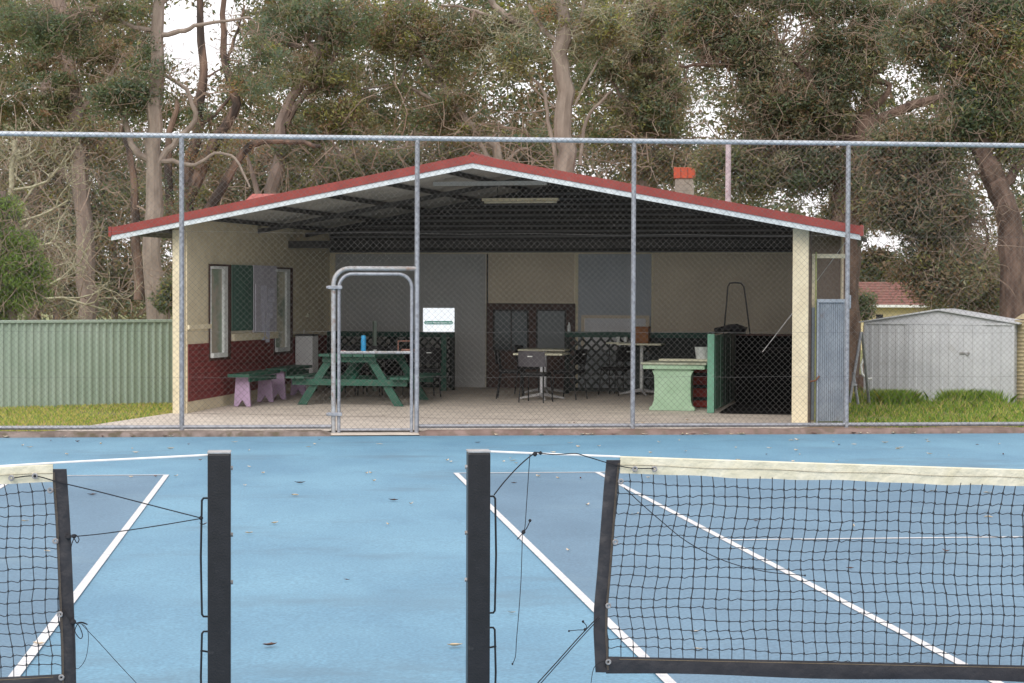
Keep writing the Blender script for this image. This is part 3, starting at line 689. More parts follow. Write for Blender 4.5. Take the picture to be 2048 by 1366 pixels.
t = tag(empty('kit_bag', bw(q[0], pv_+2.2, q[1]), BA), 'soft black bag slumped on top of the jade partition', 'bag')
b = MB(); b.lathe([(.05, -.02), (.17, .0), (.2, .05), (.14, .1), (.05, .12)], 12); b.build('bag_body', 'blackv', t, smooth=True)
b = MB(); b.tube([(-.3, 0, .03), (-.22, .02, .045), (-.1, 0, .07), (.05, 0, .11), (.15, .02, .05)], [.03, .035, .03, .02, .01], 6); b.build('strap', 'black', t)
q = bF(1408, 725, pv_+1.2)
t = tag(empty('bucket', bw(q[0]-.02, pv_+1.2, q[1]), BA), 'white bucket on a red crate against the jade partition', 'bucket')
b = MB(); b.lathe([(.09, 0), (.12, .22), (.125, .23)], 16); b.build('pail', 'white', t, smooth=True)
t = tag(empty('crate', bw(q[0]-.02, pv_+1.2, fz(pv_+1.2)), BA), 'dark red crate supporting the white bucket', 'crate')
b = MB(); b.box(-.14, .14, -.14, .14, 0, q[1]-fz(pv_+1.2)-.002); b.build('crate_body', 'red', t, bevel=.01)
b = MB()
for k in range(3): z = .1+k*.18; b.box(-.12, .12, -.147, -.141, z, z+.05)
b.build('vent_slot', 'black', t)

# rope across the bay
P0 = at(1703, 468, 27.2); P1 = at(1525, 704, 28.3)
b = MB(); b.tube([P0, P0*.5+P1*.5+np.array([0, 0, -.02]), P1], .004, 5); tag(b.build('rope', 'white_cable', loc=tuple(P1)), 'thin pale rope running diagonally down behind the right cream post', 'rope')
# ------------------------------------------------------------ chain-link fence
fence = tag(empty('chainlink_fence', (0, FY, 0)), 'tall galvanised chain-link court fence with pipe posts and rails', 'fence')
def fp(px, py): p = onY(px, py, FY); return (p[0], 0, p[2])
zt = fp(834, 277)[2]; ztL = fp(0, 267)[2]; XA, XB = -9.2, 15.2; FZ = .066
xs = [fp(q, 600)[0] for q in (363.5, 834, 1266.5, 1694.5)]; st = xs[3]-xs[2]
print('fence', zt, ztL, xs)
postsx = [xs[0]-2.94*2, xs[0]-2.94]+xs+[xs[3]+st, xs[3]+2*st]
b = MB(); b.tube([(XA, 0, zt), (XB, 0, zt)], .032, 10); b.build('top_rail', 'galv_highlit', fence, smooth=True)
zb = .105
glx = fp(667, 600)[0]
b = MB(); b.tube([(XA, 0, zb), (glx-.03, 0, zb)], .026, 8); b.build('bottom_rail', 'galv', fence, smooth=True)
b = MB(); b.tube([(xs[1]+.03, 0, zb), (XB, 0, zb)], .026, 8); b.build('bottom_rail', 'galv', fence, smooth=True)
for x in postsx:
    b = MB(); b.tube([(x, 0, .02), (x, 0, zt-.02)], .031, 10); b.build('post', 'galv', fence, smooth=True)
# gate surround arch
gx = lambda px: fp(px, 600)[0]; gz = lambda py, px=750: fp(px, py)[2]
def arch(xl, xr, z0, z1, r, right_round):
    p = [(xl, 0, z0), (xl, 0, z1-r)]
    for k in range(1, 8): a = PI-k*PI/14; p.append((xl+r+r*math.cos(a), 0, z1-r+r*math.sin(a)))
    p.append((xl+r, 0, z1))
    if right_round:
        p.append((xr-r, 0, z1))
        for k in range(1, 8): a = PI/2-k*PI/14; p.append((xr-r+r*math.cos(a), 0, z1-r+r*math.sin(a)))
        p += [(xr, 0, z1-r), (xr, 0, z0)]
    else: p.append((xr, 0, z1))
    return p
b = MB(); b.tube(arch(glx, xs[1], .02, gz(537), .2, False), .029, 10); b.build('gate_surround', 'galv_rust', fence, smooth=True)
gate = tag(empty('gate', (0, FY, 0)), 'round-cornered pipe gate in the court fence with a mid rail', 'gate')
gl, gr = gx(678), gx(823.5); gt, gb_, gm_ = gz(548), gz(861), gz(705)
b = MB(); b.tube(arch(gl, gr, .03, gt, .17, True), .022, 10); b.build('gate_frame', 'galv', gate, smooth=True)
b = MB(); b.tube([(gl, 0, gm_), (gr, 0, gm_)], .018, 8); b.build('mid_rail', 'galv_rust', gate, smooth=True)
b = MB(); b.tube([(gl, 0, gb_+.01), (gr, 0, gb_+.01)], .018, 8); b.build('bottom_bar', 'galv', gate, smooth=True)
for py in (575, 828):
    z = gz(py); b = MB(); b.box(glx-.07, gl+.04, -.045, .045, z-.022, z+.022); b.tube([(glx-.09, 0, z), (glx-.03, 0, z)], .02, 8); b.build('hinge', 'galv', gate, bevel=.006)
z = gz(703); b = MB(); l0 = gx(797); b.tube([(l0, .05, z), (l0, .05, z+.13), (gr-.02, .05, z+.13)], .009, 6); b.tube([(l0+.04, .03, z+.015), (gr+.07, .03, z+.015)], .016, 8); b.build('latch', pm('rusty_steel', (.22, .10, .07), (.14, .06, .04), 20, .8), gate)
# mesh
PW = .0785; r_ = .0020
def weave(name, x0, x1, zlo, zhi, parent, ybase, hole=None, arc=None):
    V = []; Q = []; nb_ = 0; ncol = int((x1-x0)/(PW/2)/2)*1
    k = np.arange(0, int((zhi-zlo)/(PW/2))+1); off = np.array([[0, -1, 0], [.87, .5, 0], [-.87, .5, 0]])*r_
    for i in range(int((x1-x0)/(PW))*2):
        xc = x0+PW/4+i*PW/2
        if xc+PW/4 > x1: break
        par = (k+i) % 2
        x = xc+np.where((k % 2) == (i % 2), 1, -1)*PW/4
        z = zlo+k*PW/2; y = np.where((k % 2) == 0, .0016, -.0016)*(1 if i % 2 else -1)+ybase
        x = x+.004*np.sin(z*3.1+xc*1.3)+.003*np.sin(xc*7); z = z+.004*np.sin(xc*2.3+z*1.7)
        P = np.stack([x, y*np.ones_like(x)+.006*np.sin(xc*1.9+z*2.2), z], 1)
        keep = np.ones(len(k), bool)
        if hole: keep = ~((P[:, 0] > hole[0]) & (P[:, 0] < hole[1]) & (P[:, 2] < hole[2]))
        if arc:
            xl, xr, zt_, r = arc; inx = (P[:, 0] > xl) & (P[:, 0] < xr) & (P[:, 2] < zt_)
            for cx_, s in ((xl+r, -1), (xr-r, 1)):
                inx &= ~(((P[:, 0]-cx_)*s > 0) & (P[:, 2] > zt_-r) & (((P[:, 0]-cx_)**2+(P[:, 2]-zt_+r)**2) > r*r))
            keep = inx
        vv = (P[:, None, :]+off[None]).reshape(-1, 3); V.append(vv)
        for a in np.nonzero(keep[:-1] & keep[1:])[0]:
            p = nb_+a*3
            Q += [(p, p+1, p+4, p+3), (p+1, p+2, p+5, p+4), (p+2, p, p+3, p+5)]
        nb_ += len(vv)
    return npmesh(name, np.concatenate(V), np.array(Q), [M['wire']], None, parent)
weave('mesh', XA+.3, XB-.3, FZ+.0, zt+.045, fence, -.036, hole=(glx-.0, xs[1], gz(537)-.02))
weave('mesh', gl, gr, gb_, gt+.02, gate, -.026, arc=(gl-.02, gr+.02, gt+.01, .17))
for py in (468, 664, 754):
    z = fp(1000, py)[2]
    b = MB(); n = 60
    for (xa, xb) in (((XA, XB),) if z > gz(537) else ((XA, glx), (xs[1], XB))):
        b.tube([(xa+(xb-xa)*i/n, -.034, z+.006*math.sin(i*1.3)) for i in range(n+1)], .0018, 4)
    b.build('strand', 'wire', fence)
# sign on the fence
p0 = onY(846, 664, FY+.012); p1 = onY(909, 616, FY+.012); sw, sh = p1[0]-p0[0], p1[2]-p0[2]
sg = tag(empty('sign', tuple(p0)), 'white rectangular sign with a green lettered bar, tied to the fence beside the gate', 'sign')
b = MB(); b.box(0, sw, 0, .004, 0, sh); b.build('sign_plate', 'signw', sg)
def rrect(x0, x1, z0, z1, y):
    r = (z1-z0)/2; pts = []
    for cx_, a0 in ((x1-r, -PI/2), (x0+r, PI/2)):
        for k in range(9): a = a0+PI*k/8; pts.append((cx_+r*math.cos(a), (z0+z1)/2+r*math.sin(a)))
    return pts
zb0 = sh*.32; b = MB(); b.prism(rrect(sw*.04, sw*.95, zb0, zb0+.042, 0), lambda a, c, q: (a, q, c), -.003, -.001); b.build('green_bar', 'signg', sg)
def text(s, size, x, z, y, parent, mt, name='lettering'):
    cu = bpy.data.curves.new(name, 'FONT'); cu.body = s; cu.size = size; cu.extrude = .0004; cu.align_x = 'CENTER'
    o = bpy.data.objects.new('tmp_text', cu); COL.objects.link(o); dg = bpy.context.evaluated_depsgraph_get()
    me = bpy.data.meshes.new_from_object(o.evaluated_get(dg)); bpy.data.objects.remove(o)
    me.materials.clear(); me.materials.append(M[mt]); q = bpy.data.objects.new(name, me); COL.objects.link(q)
    q.parent = parent; q.location = (x, y, z); q.rotation_euler = (PI/2, 0, 0)
text('Quick Needs Sports Act', .034, sw*.5, zb0+.01, -.0045, sg, 'signw')

# ------------------------------------------------------------ tennis posts, nets, cords
def pn(px, py, Y=YN): p = onY(px, py, Y); return np.array(p)
def tpost(x0, x1, ytop, label, side):
    a = pn(x0, ytop); c = pn(x1, ytop); x = (a[0]+c[0])/2; hw = .0415; g = cz(YN); h = (a[2]+c[2])/2-g-.004
    t = tag(empty('net_post', (x, YN, g)), label, 'net post', 'black tennis net posts')
    b = MB(); b.box(-hw, hw, -hw, hw, 0, h); b.build('post_tube', 'postm', t, bevel=.005)
    b = MB(); b.box(-hw-.001, hw+.001, -hw-.001, hw+.001, h+.0005, h+.008); b.build('cap', 'galv_rust', t, bevel=.002)
    for z, s in ((h-.055, -side), (h-.30*1.0, -side), (h-.475, -side)):
        b = MB(); b.tube([(s*hw, .0, z), (s*(hw+.008), 0, z)], .008, 8); b.build('bolt', 'galv_rust', t)
    s = side
    for k, (za, zb_) in enumerate(((h-.165, h-.60), (h-.655, .05))):
        b = MB(); o = .022
        b.tube([(s*(hw-.003), 0, za), (s*(hw+o-.006), 0, za), (s*(hw+o), 0, za-.008), (s*(hw+o+.004), 0, (za+zb_)/2), (s*(hw+o), 0, zb_+.008), (s*(hw+o-.006), 0, zb_), (s*(hw-.003), 0, zb_)], .004, 6)
        if k: b.tube([(s*(hw+o+.006), 0, za-.07), (s*(hw), 0, za-.075)], .004, 6)
        b.build('lacing_bar', 'postm', t)
    return t, x, h
tL, xl_, hl_ = tpost(416.5, 461, 904, 'black square net post left of the middle gap, with a taut double cord', -1)
tR, xr_, hr_ = tpost(935, 978.5, 902, 'black square net post right of the middle gap, with a dangling cord', 1)
def net(sx, xe, ztop0, ztop1, xc, zbot, xend, strap, label):
    # sx +1: net runs to the right of xe; strap: list of (x,z) centre line
    root = tag(empty('tennis_net', (xe, YN, 0)), label, 'tennis net', 'tennis nets')
    L = abs(xend-xe)
    def top(s): return ztop0+(ztop1-ztop0)*min(1, math.sin(min(s, abs(xc-xe))/abs(xc-xe)*PI/2)*1.0) if s < abs(xc-xe) else ztop1+(ztop0-ztop1)*(1-math.cos(min(1, (s-abs(xc-xe))/abs(xc-xe))*PI/2))
    def bot(s): return zbot-.038*min(s, 2.6)
    def swav(s): return .006*math.sin(s*9)+.004*math.sin(s*23+1)
    n = 260
    # headband
    b = MB(); hb = .066
    for i in range(n+1):
        s = L*i/n; x = sx*s; z = top(s); w_ = swav(s)*.4; y = .004+.003*math.sin(s*31)
        b.v += [(x, -y, z-hb+w_), (x, -.006, z-.004), (x, 0, z), (x, .006, z-.004), (x, y, z-hb+w_)]
    for i in range(n):
        for q in range(4): a = i*5+q; b.f.append((a, a+1, a+6, a+5))
    b.build('headband', 'band', root, smooth=True)
    # bottom band
    b = MB(); hb2 = .064
    for i in range(n+1):
        s = (L+.05)*i/n-.05; x = sx*s; z = bot(s); y = .006+.004*math.sin(s*19)*math.sin(s*7.3)
        b.v += [(x, -.005, z), (x, -y-.003, z-hb2*.5), (x, -.004, z-hb2+.004*math.sin(s*6)), (x, .005, z-hb2*.5)]
    for i in range(n):
        for q in range(4): a = i*4+q; c = i*4+(q+1) % 4; b.f.append((a, c, c+4, a+4))
    b.build('bottom_band', 'blackv', root, smooth=True)
    b = MB(); b.tube([(sx*L*i/n, -.0075, bot(L*i/n)-.009) for i in range(n+1)], .0012, 4); b.build('bottom_stitching', 'gold', root)
    b = MB()
    b.tube([(sx*L*i/n, -.0075, top(L*i/n)-hb*.5+.002*math.sin(L*i/n*14)) for i in range(n+1)], .0009, 4); b.build('headband_stitching', 'gold', root)
    # netting
    cell = .0445; nz = 18; b = MB(); rr = .0020
    NZ = np.random.default_rng(5).normal(0, .0013, (700, nz+1, 2))
    def node(s, j):
        t0, b0 = top(s)-.06, bot(s)-.004; f = j/nz
        z = t0+(b0-t0)*f+.004*math.sin(s*5.1+j*1.9)+.003*math.sin(s*17+j*.7)
        # left end leans with the strap
        lean = (strap_x(z)) if s < 1.5 else strap_x(z)
        k = max(0, 1-s/1.2)
        q_ = NZ[int(s/cell*2) % 700, j]; x = sx*s+k*lean+.007*math.sin(j*.42+s*1.7)+.004*math.sin(j*.9-s*3.1)+q_[0]; z += q_[1]
        return (x, .004*math.sin(s*8+j), z)
    def strap_x(z):
        p = strap
        for (xa, za), (xb, zb_) in zip(p[:-1], p[1:]):
            if za >= z >= zb_: return (xa+(xb-xa)*(za-z)/(za-zb_))-xe
        return (p[0][0] if z > p[0][1] else p[-1][0])-xe
    nc = int(L/cell)
    for i in range(nc+1):
        b.tube([node(i*cell+.012, j) for j in range(nz+1)], rr*(1.25 if i % 7 == 0 else 1), 4, cap=False)
    for j in range(1, nz+1):
        b.tube([tuple(np.array(node(i*cell/2+.0, j))+np.array([0, .001, -(.004 if i % 2 else 0)])) for i in range(2*nc+1)], rr, 4, cap=False)
    kn = b.build('netting', 'netc', root)
    b = MB()
    for i in range(0, min(nc, 60)):
        for j in range(1, nz):
            p = node(i*cell+.012, j); q_ = .0042; b.hexa([(p[0]-q_, p[1]-q_, p[2]-q_), (p[0]+q_, p[1]-q_, p[2]-q_), (p[0]+q_, p[1]+q_, p[2]-q_), (p[0]-q_, p[1]+q_, p[2]-q_), (p[0]-q_*.4, p[1]-q_, p[2]+q_), (p[0]+q_*.4, p[1]-q_, p[2]+q_), (p[0]+q_*.4, p[1]+q_, p[2]+q_), (p[0]-q_*.4, p[1]+q_, p[2]+q_)])
    b.build('net_knots', 'netc', root)
    # side strap
    b = MB(); ns = 40; wd = .052
    for i in range(ns+1):
        z = strap[0][1]+(strap[-1][1]-strap[0][1])*i/ns; x = strap_x(z); bl = .004*math.sin(i*1.1)+.003*math.sin(i*2.7)
        x -= sx*.008; b.v += [(x-wd/2*1-.004*0, -.004, z), (x-wd*.2, -.010+bl, z), (x+wd*.25, -.010-bl, z), (x+wd/2, -.006, z), (x+wd/2, .004, z), (x-wd/2, .004, z)]
    for i in range(ns):
        for q in range(6): a = i*6+q; c = i*6+(q+1) % 6; b.f.append((a, c, c+6, a+6))
    b.f += [tuple(range(6)), tuple(ns*6+q for q in reversed(range(6)))]
    b.build('side_strap', 'blackv', root, smooth=True)
    for o in (.009, .013):
        b = MB(); b.tube([(strap_x(z_)+sx*o, -.0150, z_) for z_ in np.linspace(strap[0][1]-.01, strap[-1][1]+.01, 30)], .0006, 4); b.build('strap_stitching', 'gold', root)
    return root, top, strap_x
ze = lambda px, py: (pn(px, py)[0], pn(px, py)[2])
# right net
p = pn(1240, 912); q = pn(1225, 1313)
stR = [ze(1231, 920), ze(1226, 970), ze(1219, 1060), ze(1212, 1150), ze(1206, 1215), ze(1205, 1262), ze(1209, 1344)]
rootR, topR, sxR = net(1, p[0], p[2], p[2]-.145, 7.07, q[2], XR+10.97+.6, stR, 'tennis net on the right with a cream headband, showing its loose left end')
p2 = pn(106, 928); q2 = pn(130, 1348)
stL = [ze(114, 938), ze(121, 1040), ze(124, 1100), ze(129, 1220), ze(132, 1290), ze(134, 1400)]
rootL, topL, sxL = net(-1, p2[0], p2[2], p2[2]-.145, XL-5.485, q2[2]-.0, XL-10.97-.6, stL, 'tennis net on the left with a cream headband, only its end in frame')
def eyelets(root, xe, pts, big=.0105):
    for (px, py) in pts:
        c = pn(px, py); x, z = c[0]-xe, c[2]
        b = MB(); n = 14; y = -.020
        b.tube([(x+big*.72*math.cos(k*2*PI/n), y, z+big*.72*math.sin(k*2*PI/n)) for k in range(n+1)], big*.38, 6); b.build('eyelet', 'eyelet', root, smooth=True)
eyelets(rootR, p[0], ((1240, 962), (1229, 1083), (1215, 1210), (1215, 1322), (1268, 937), (1307, 937)))
eyelets(rootL, p2[0], ((102, 980), (112, 1081), (121, 1227), (124, 1353), (71, 951), (24, 955)))
cat_c = 'cord'
def cord(pts, r, label, mt='cord', Y=YN-.02, name='cord', smoothit=True, knots=()):
    P = [pn(a, c, Y) for a, c in pts]
    if smoothit and len(P) > 2:
        out = []
        for i in range(len(P)-1):
            p0 = P[max(i-1, 0)]; p1 = P[i]; p2_ = P[i+1]; p3 = P[min(i+2, len(P)-1)]
            for k in range(5):
                t = k/5; out.append(.5*((2*p1)+(-p0+p2_)*t+(2*p0-5*p1+4*p2_-p3)*t*t+(-p0+3*p1-3*p2_+p3)*t**3))
        out.append(P[-1]); P = out
    o = P[0]; b = MB(); b.tube([v-o for v in P], r, 6)
    for (a, c, kr) in knots:
        k = pn(a, c, Y)-o; b.lathe([(kr*.3, -kr), (kr, -kr*.3), (kr*.9, kr*.4), (kr*.3, kr)], 8, tuple(k))
    ob = b.build(name, mt, None, smooth=True); ob.location = tuple(o); return tag(ob, label, cat_c)
cord([(-30, 934), (0, 932.5), (140, 924), (280, 917), (417, 910)], .0042, 'white headline cable from the left net to the left post', 'white_cable', YN, 'cable')
cord([(978, 903), (1100, 908), (1240, 913.5)], .0042, 'white headline cable from the right post to the right net', 'white_cable', YN, 'cable')
cord([(25, 956), (70, 952), (120, 965), (200, 984), (320, 1015), (402, 1036)], .0022, 'upper black cord from the left net top to the left post', knots=((402, 1036, .008), (70, 952, .006)))
cord([(134, 1074), (200, 1068), (300, 1054), (402, 1037)], .002, 'lower black cord from the left net strap to the left post', knots=((137, 1074, .011), (148, 1073, .008)))
cord([(137, 1073), (150, 1069), (158, 1078), (154, 1086), (148, 1078), (143, 1090), (142, 1099)], .0018, 'short looped cord end knotted at the left net strap')
cord([(126, 1222), (145, 1245), (163, 1244), (175, 1249), (158, 1246), (150, 1262), (160, 1277), (165, 1270), (157, 1250), (146, 1245)], .0018, 'tangled black loops of cord at the lower knot of the left net strap', knots=((146, 1244, .012),))
cord([(146, 1244), (170, 1252), (177, 1275), (172, 1315), (158, 1336), (149, 1331), (147, 1290), (145, 1250)], .0011, 'long thin drooping loop of cord below the left net knot')
cord([(163, 1248), (200, 1287), (240, 1331), (300, 1395)], .0013, 'thin taut black cord running down right from the left net knot')
cord([(988, 990), (1010, 962), (1040, 930), (1068, 907), (1078, 905)], .0024, 'black cord from the right post lacing bar up to the white cable', knots=((1070, 908, .009), (1081, 906, .007)))
cord([(1080, 906), (1110, 909), (1150, 907), (1170, 912), (1220, 927), (1262, 936), (1305, 937)], .002, 'black cord draped along the white cable into the right headband', knots=((1305, 937, .005),))
cord([(1060, 908), (1057, 950), (1053, 1010), (1050, 1053), (1045, 1072), (1044, 1100), (1042, 1160), (1038, 1220), (1033, 1280), (1031, 1312), (1025, 1328)], .0014, 'thin black cord hanging down beside the right post', knots=((1047, 1064, .008), (1025, 1328, .004)))
cord([(1034, 1079), (1045, 1067), (1054, 1055), (1060, 1042)], .0018, 'short knotted tail on the hanging cord', knots=((1060, 1041, .006),))
cord([(1197, 1233), (1160, 1272), (1110, 1328), (1070, 1372), (1040, 1405)], .0022, 'black cord sloping down left from the right net strap', knots=())
cord([(1199, 1236), (1163, 1275), (1113, 1331), (1074, 1375), (1044, 1408)], .0018, 'second strand beside the sloping cord under the right net strap', Y=YN-.03)
cord([(1137, 1262), (1155, 1260), (1170, 1259), (1173, 1252), (1166, 1243)], .0016, 'forked cord end knotted on the sloping cord', knots=((1170, 1259, .006), (1166, 1243, .005), (1138, 1262, .004)))
cord([(1215, 1322), (1200, 1325), (1187, 1338), (1181, 1375)], .0014, 'thin cord curving down from the lowest eyelet of the right net')
cord([(1248, 975), (1280, 1005), (1320, 1040), (1375, 1084), (1450, 1122), (1530, 1143), (1610, 1151)], .0018, 'loose black cord trailing across the netting of the right net', knots=((1610, 1151, .004),))

# ------------------------------------------------------------ fallen leaves
LV = [pm('dry_leaf_tan', (.60, .48, .34), (.48, .36, .22), 30, .8), pm('dry_leaf_brown', (.16, .075, .05), (.10, .05, .035), 30, .8), pm('dry_leaf_pale', (.66, .56, .42), (.55, .45, .33), 30, .8)]
def leafobj(P, L, wd, rz, curl, mt, label, group='fallen leaves on the court'):
    b = MB(); n = 6
    for i in range(n+1):
        t = i/n; x = (t-.5)*L; w_ = wd*math.sin(PI*min(.98, max(.04, t)))**.8; z = .004+curl*((t-.5)**2)*4
        b.v += [(x, -w_/2, z+w_*.35), (x, 0, z), (x, w_/2, z+w_*.35*random.uniform(.4, 1.3))]
    for i in range(n): p = i*3; b.f += [(p, p+1, p+4, p+3), (p+1, p+2, p+5, p+4)]
    o = b.build('fallen_leaf', LV[mt]); o.location = (P[0], P[1], P[2]+.006); o.rotation_euler = (0, 0, rz); return tag(o, label, 'leaf', group)
special = [(600, 968, .10, 1, 'dark curled brown leaf on the blue strip just below the baseline'), (787, 1003, .09, 1, 'dark brown leaf on the blue strip, midway between the posts'),
 (184, 992, .085, 1, 'dark brown leaf on the left court in front of the left sideline'), (540, 1295, .075, 1, 'large dark leaf low between the two net posts'), (910, 1296, .075, 0, 'tan leaf low beside the right net post'),
 (694, 1163, .04, 1, 'tiny dark leaf in the centre of the blue strip'), (1390, 1268, .055, 2, 'pale leaf seen through the lower netting of the right net'), (78, 1292, .06, 2, 'pale leaf lying on the white sideline behind the left net'),
 (1398, 1303, .05, 2, 'pale leaf just above the bottom band of the right net'), (1023, 1229, .045, 0, 'tan leaf beneath the hanging cord'), (498, 1069, .06, 0, 'tan leaf on the blue strip right of the left post'), (1512, 1044, .05, 1, 'small dark leaf seen through the upper netting of the right net'), (1700, 1140, .05, 1, 'dark leaf behind the netting left of the court centre'), (1789, 1127, .04, 1, 'small dark leaf behind the netting further right'),
 (50, 1045, .06, 0, 'tan leaf behind the netting of the left net'), (1028, 968, .06, 1, 'dark leaf just inside the right court baseline')]
for k, (px, py, L, mt, lb) in enumerate(special):
    leafobj(oncourt(px, py), L, L*.38, random.uniform(-.5, .5), L*.12, mt, lb, None)
grp_txt = 'small dry leaf scattered on the far blue court surface'
for k in range(95):
    px = random.uniform(20, 2030); py = random.choice((random.uniform(876, 900), random.uniform(878, 960), random.uniform(900, 1120)))
    leafobj(oncourt(px, py), random.uniform(.04, .09), random.uniform(.015, .035), random.uniform(0, PI), random.uniform(0, .02), random.choice((0, 0, 1, 2, 2)), grp_txt)
for k in range(34):
    x = random.uniform(-3.6, 9.6)
    if gx0-.1 < x < gx1+.1: continue
    o = leafobj((x, YE-random.uniform(.03, .10), 0.), random.uniform(.05, .10), random.uniform(.02, .04), random.uniform(0, PI), .015, random.choice((0, 1, 2, 2)), 'dry leaf lying against the foot of the kerb', 'fallen leaves along the kerb')

# ------------------------------------------------------------ left steel fence, shed, gate panel, house etc.
a = onZ(-140, 822, .02); c = onZ(352, 808, .02); L = float(np.hypot(*(c-a)[:2])); ang = math.atan2(c[1]-a[1], c[0]-a[0])
a2 = a-(c-a)*1.2; L2 = L*2.2
hF = onpl(345, 640, np.array([-math.sin(ang), math.cos(ang), 0]), np.array([-math.sin(ang), math.cos(ang), 0])@c)[2]
print('cf', L2, hF)
cf = tag(empty('steel_fence', tuple(a2), ang), 'sage green ribbed steel boundary fence on the left beyond the lawn', 'fence')
b = MB(); prof = []; x = 0; 
while x < L2:
    prof += [(x, 0), (x+.045, 0), (x+.06, -.03), (x+.085, -.03), (x+.10, 0)]; x += .115
for (x, y) in prof: b.v += [(x, y, -.02), (x, y, hF-.05)]
for i in range(len(prof)-1): b.f.append((2*i, 2*i+2, 2*i+3, 2*i+1))
b.build('ribbed_panel', 'cfence', cf)
b = MB(); b.box(0, L2, -.045, .03, hF-.055, hF-.01); b.build('top_rail', 'cfence', cf, bevel=.006)
for k in range(1, 6): b = MB(); b.box(k*2.4, k*2.4+.05, .002, .05, 0, hF-.056); b.build('post', 'cfence', cf)
# garden shed
a = onZ(1729, 806, .02); c = onZ(2026, 814, .02); L = float(np.hypot(*(c-a)[:2])); ang = math.atan2(c[1]-a[1], c[0]-a[0]); nrm = np.array([-math.sin(ang), math.cos(ang), 0])
def sp(px, py): q = onpl(px, py, nrm, nrm@a)-a; return float(q@np.array([math.cos(ang), math.sin(ang), 0])), float(q[2])
sh_ = tag(empty('garden_shed', tuple(a), ang), 'small grey steel garden shed with a shallow gable roof behind the fence on the right', 'shed')
he = sp(1735, 643)[1]; ha = sp(1880, 619)[1]; D_ = 1.15
b = MB(); x = 0; prof = []
def ribs(L, step=.14):
    x = 0; o = [(0, 0)]
    while x+step < L: o += [(x+step*.55, 0), (x+step*.62, .008), (x+step*.9, .008), (x+step*.97, 0)]; x += step
    return o+[(L, 0)]
def panel(b, L, z0, z1, f):
    pr = ribs(L); n = len(b.v)
    for (x, y) in pr: b.v += [f(x, y, z0), f(x, y, z1)]
    for i in range(len(pr)-1): b.f.append((n+2*i, n+2*i+2, n+2*i+3, n+2*i+1))
xd0, xd1 = sp(1818, 700)[0], sp(1929, 700)[0]
panel(b, L, -.02, he, lambda x, y, z: (x, -y, z)); b.build('front_wall', 'shed', sh_)
b = MB(); panel(b, D_, -.02, he, lambda x, y, z: (y*-1, x, z)); panel(b, D_, -.02, he, lambda x, y, z: (L+y, x, z)); panel(b, L, -.02, he, lambda x, y, z: (x, D_+y, z)); b.build('side_walls', 'shed', sh_)
b = MB(); b.prism([(0, he), (L, he), (L/2, ha-.02)], lambda p_, q_, t: (p_, t, q_), 0, .01); b.prism([(0, he), (L, he), (L/2, ha-.02)], lambda p_, q_, t: (p_, t, q_), D_-.01, D_); b.build('gable', 'shed', sh_)
b = MB(); o = .09
for s in (0, 1):
    x0, x1 = (-o, L/2) if s == 0 else (L+o, L/2); ze_ = he-.02
    b.hexa([(x0, -.05, ze_), (x1, -.05, ha-.015), (x1, D_+.05, ha-.015), (x0, D_+.05, ze_), (x0, -.05, ze_+.02), (x1, -.05, ha+.01), (x1, D_+.05, ha+.01), (x0, D_+.05, ze_+.02)])
    for k in range(7):
        t_ = k/7; 
b.build('roof', 'shed', sh_)
b = MB(); b.box(-.01, L+.01, -.022, -.012, he-.04, he+.0); b.build('head_trim', 'shed', sh_)
for (x0, x1) in ((xd0, (xd0+xd1)/2+.35), ((xd0+xd1)/2+.352, xd1+.3)):
    dr = MB(); xe_ = min(x1, L-.05); panel(dr, xe_-x0, .03, he-.045, lambda x, y, z: (x0+x, -y-.022, z)); dr.box(x0, x0+.02, -.034, -.018, .03, he-.045); dd = dr.build('door', 'shed', sh_)
    if x0 > xd0:
        q = sp(1929, 706); b = MB(); b.box(q[0]-.07, q[0]+.09, -.05, -.031, q[1]-.012, q[1]+.018); b.box(q[0]+.03, q[0]+.07, -.055, -.031, q[1]-.035, q[1]-.013); b.build('handle', 'galv_rust', dd, bevel=.005)
b = MB(); b.box(xd0-.04, xd0-.004, -.026, -.012, 0, he-.045); b.build('jamb', 'shed', sh_)
b = MB(); b.box(-.012, .03, -.02, .03, 0, he); b.box(L-.03, L+.012, -.02, .03, 0, he); b.build('corner_trim', 'shed', sh_)
# ladder and stake leaning left of shed
def leanobj(name, segs, r, mt, label, cat, Y0):
    t = None; b = MB(); base = None
    for seg in segs:
        pts = [at(*q) for q in seg]
        if base is None: base = pts[0].copy()
        b.tube([q-base for q in pts], r, 6)
    o = b.build(name, mt, smooth=True); o.location = tuple(base); return tag(o, label, cat)
leanobj('trestle', [[(1699, 805, 30.), (1722, 665, 30.)], [(1716, 808, 30.3), (1706, 745, 30.2)], [(1724, 665, 30.), (1738, 806, 30.8)], [(1704, 770, 30.05), (1712, 770, 30.2)]], .022, 'galv', 'folded grey trestle leaning at the left corner of the shed', 'trestle', 0)
leanobj('garden_hose', [[(1728, 715, 31), (1722, 730, 31), (1724, 748, 31), (1734, 758, 31), (1744, 757, 31)]], .018, 'white', 'loop of white hose hanging at the left side of the shed', 'hose', 0)
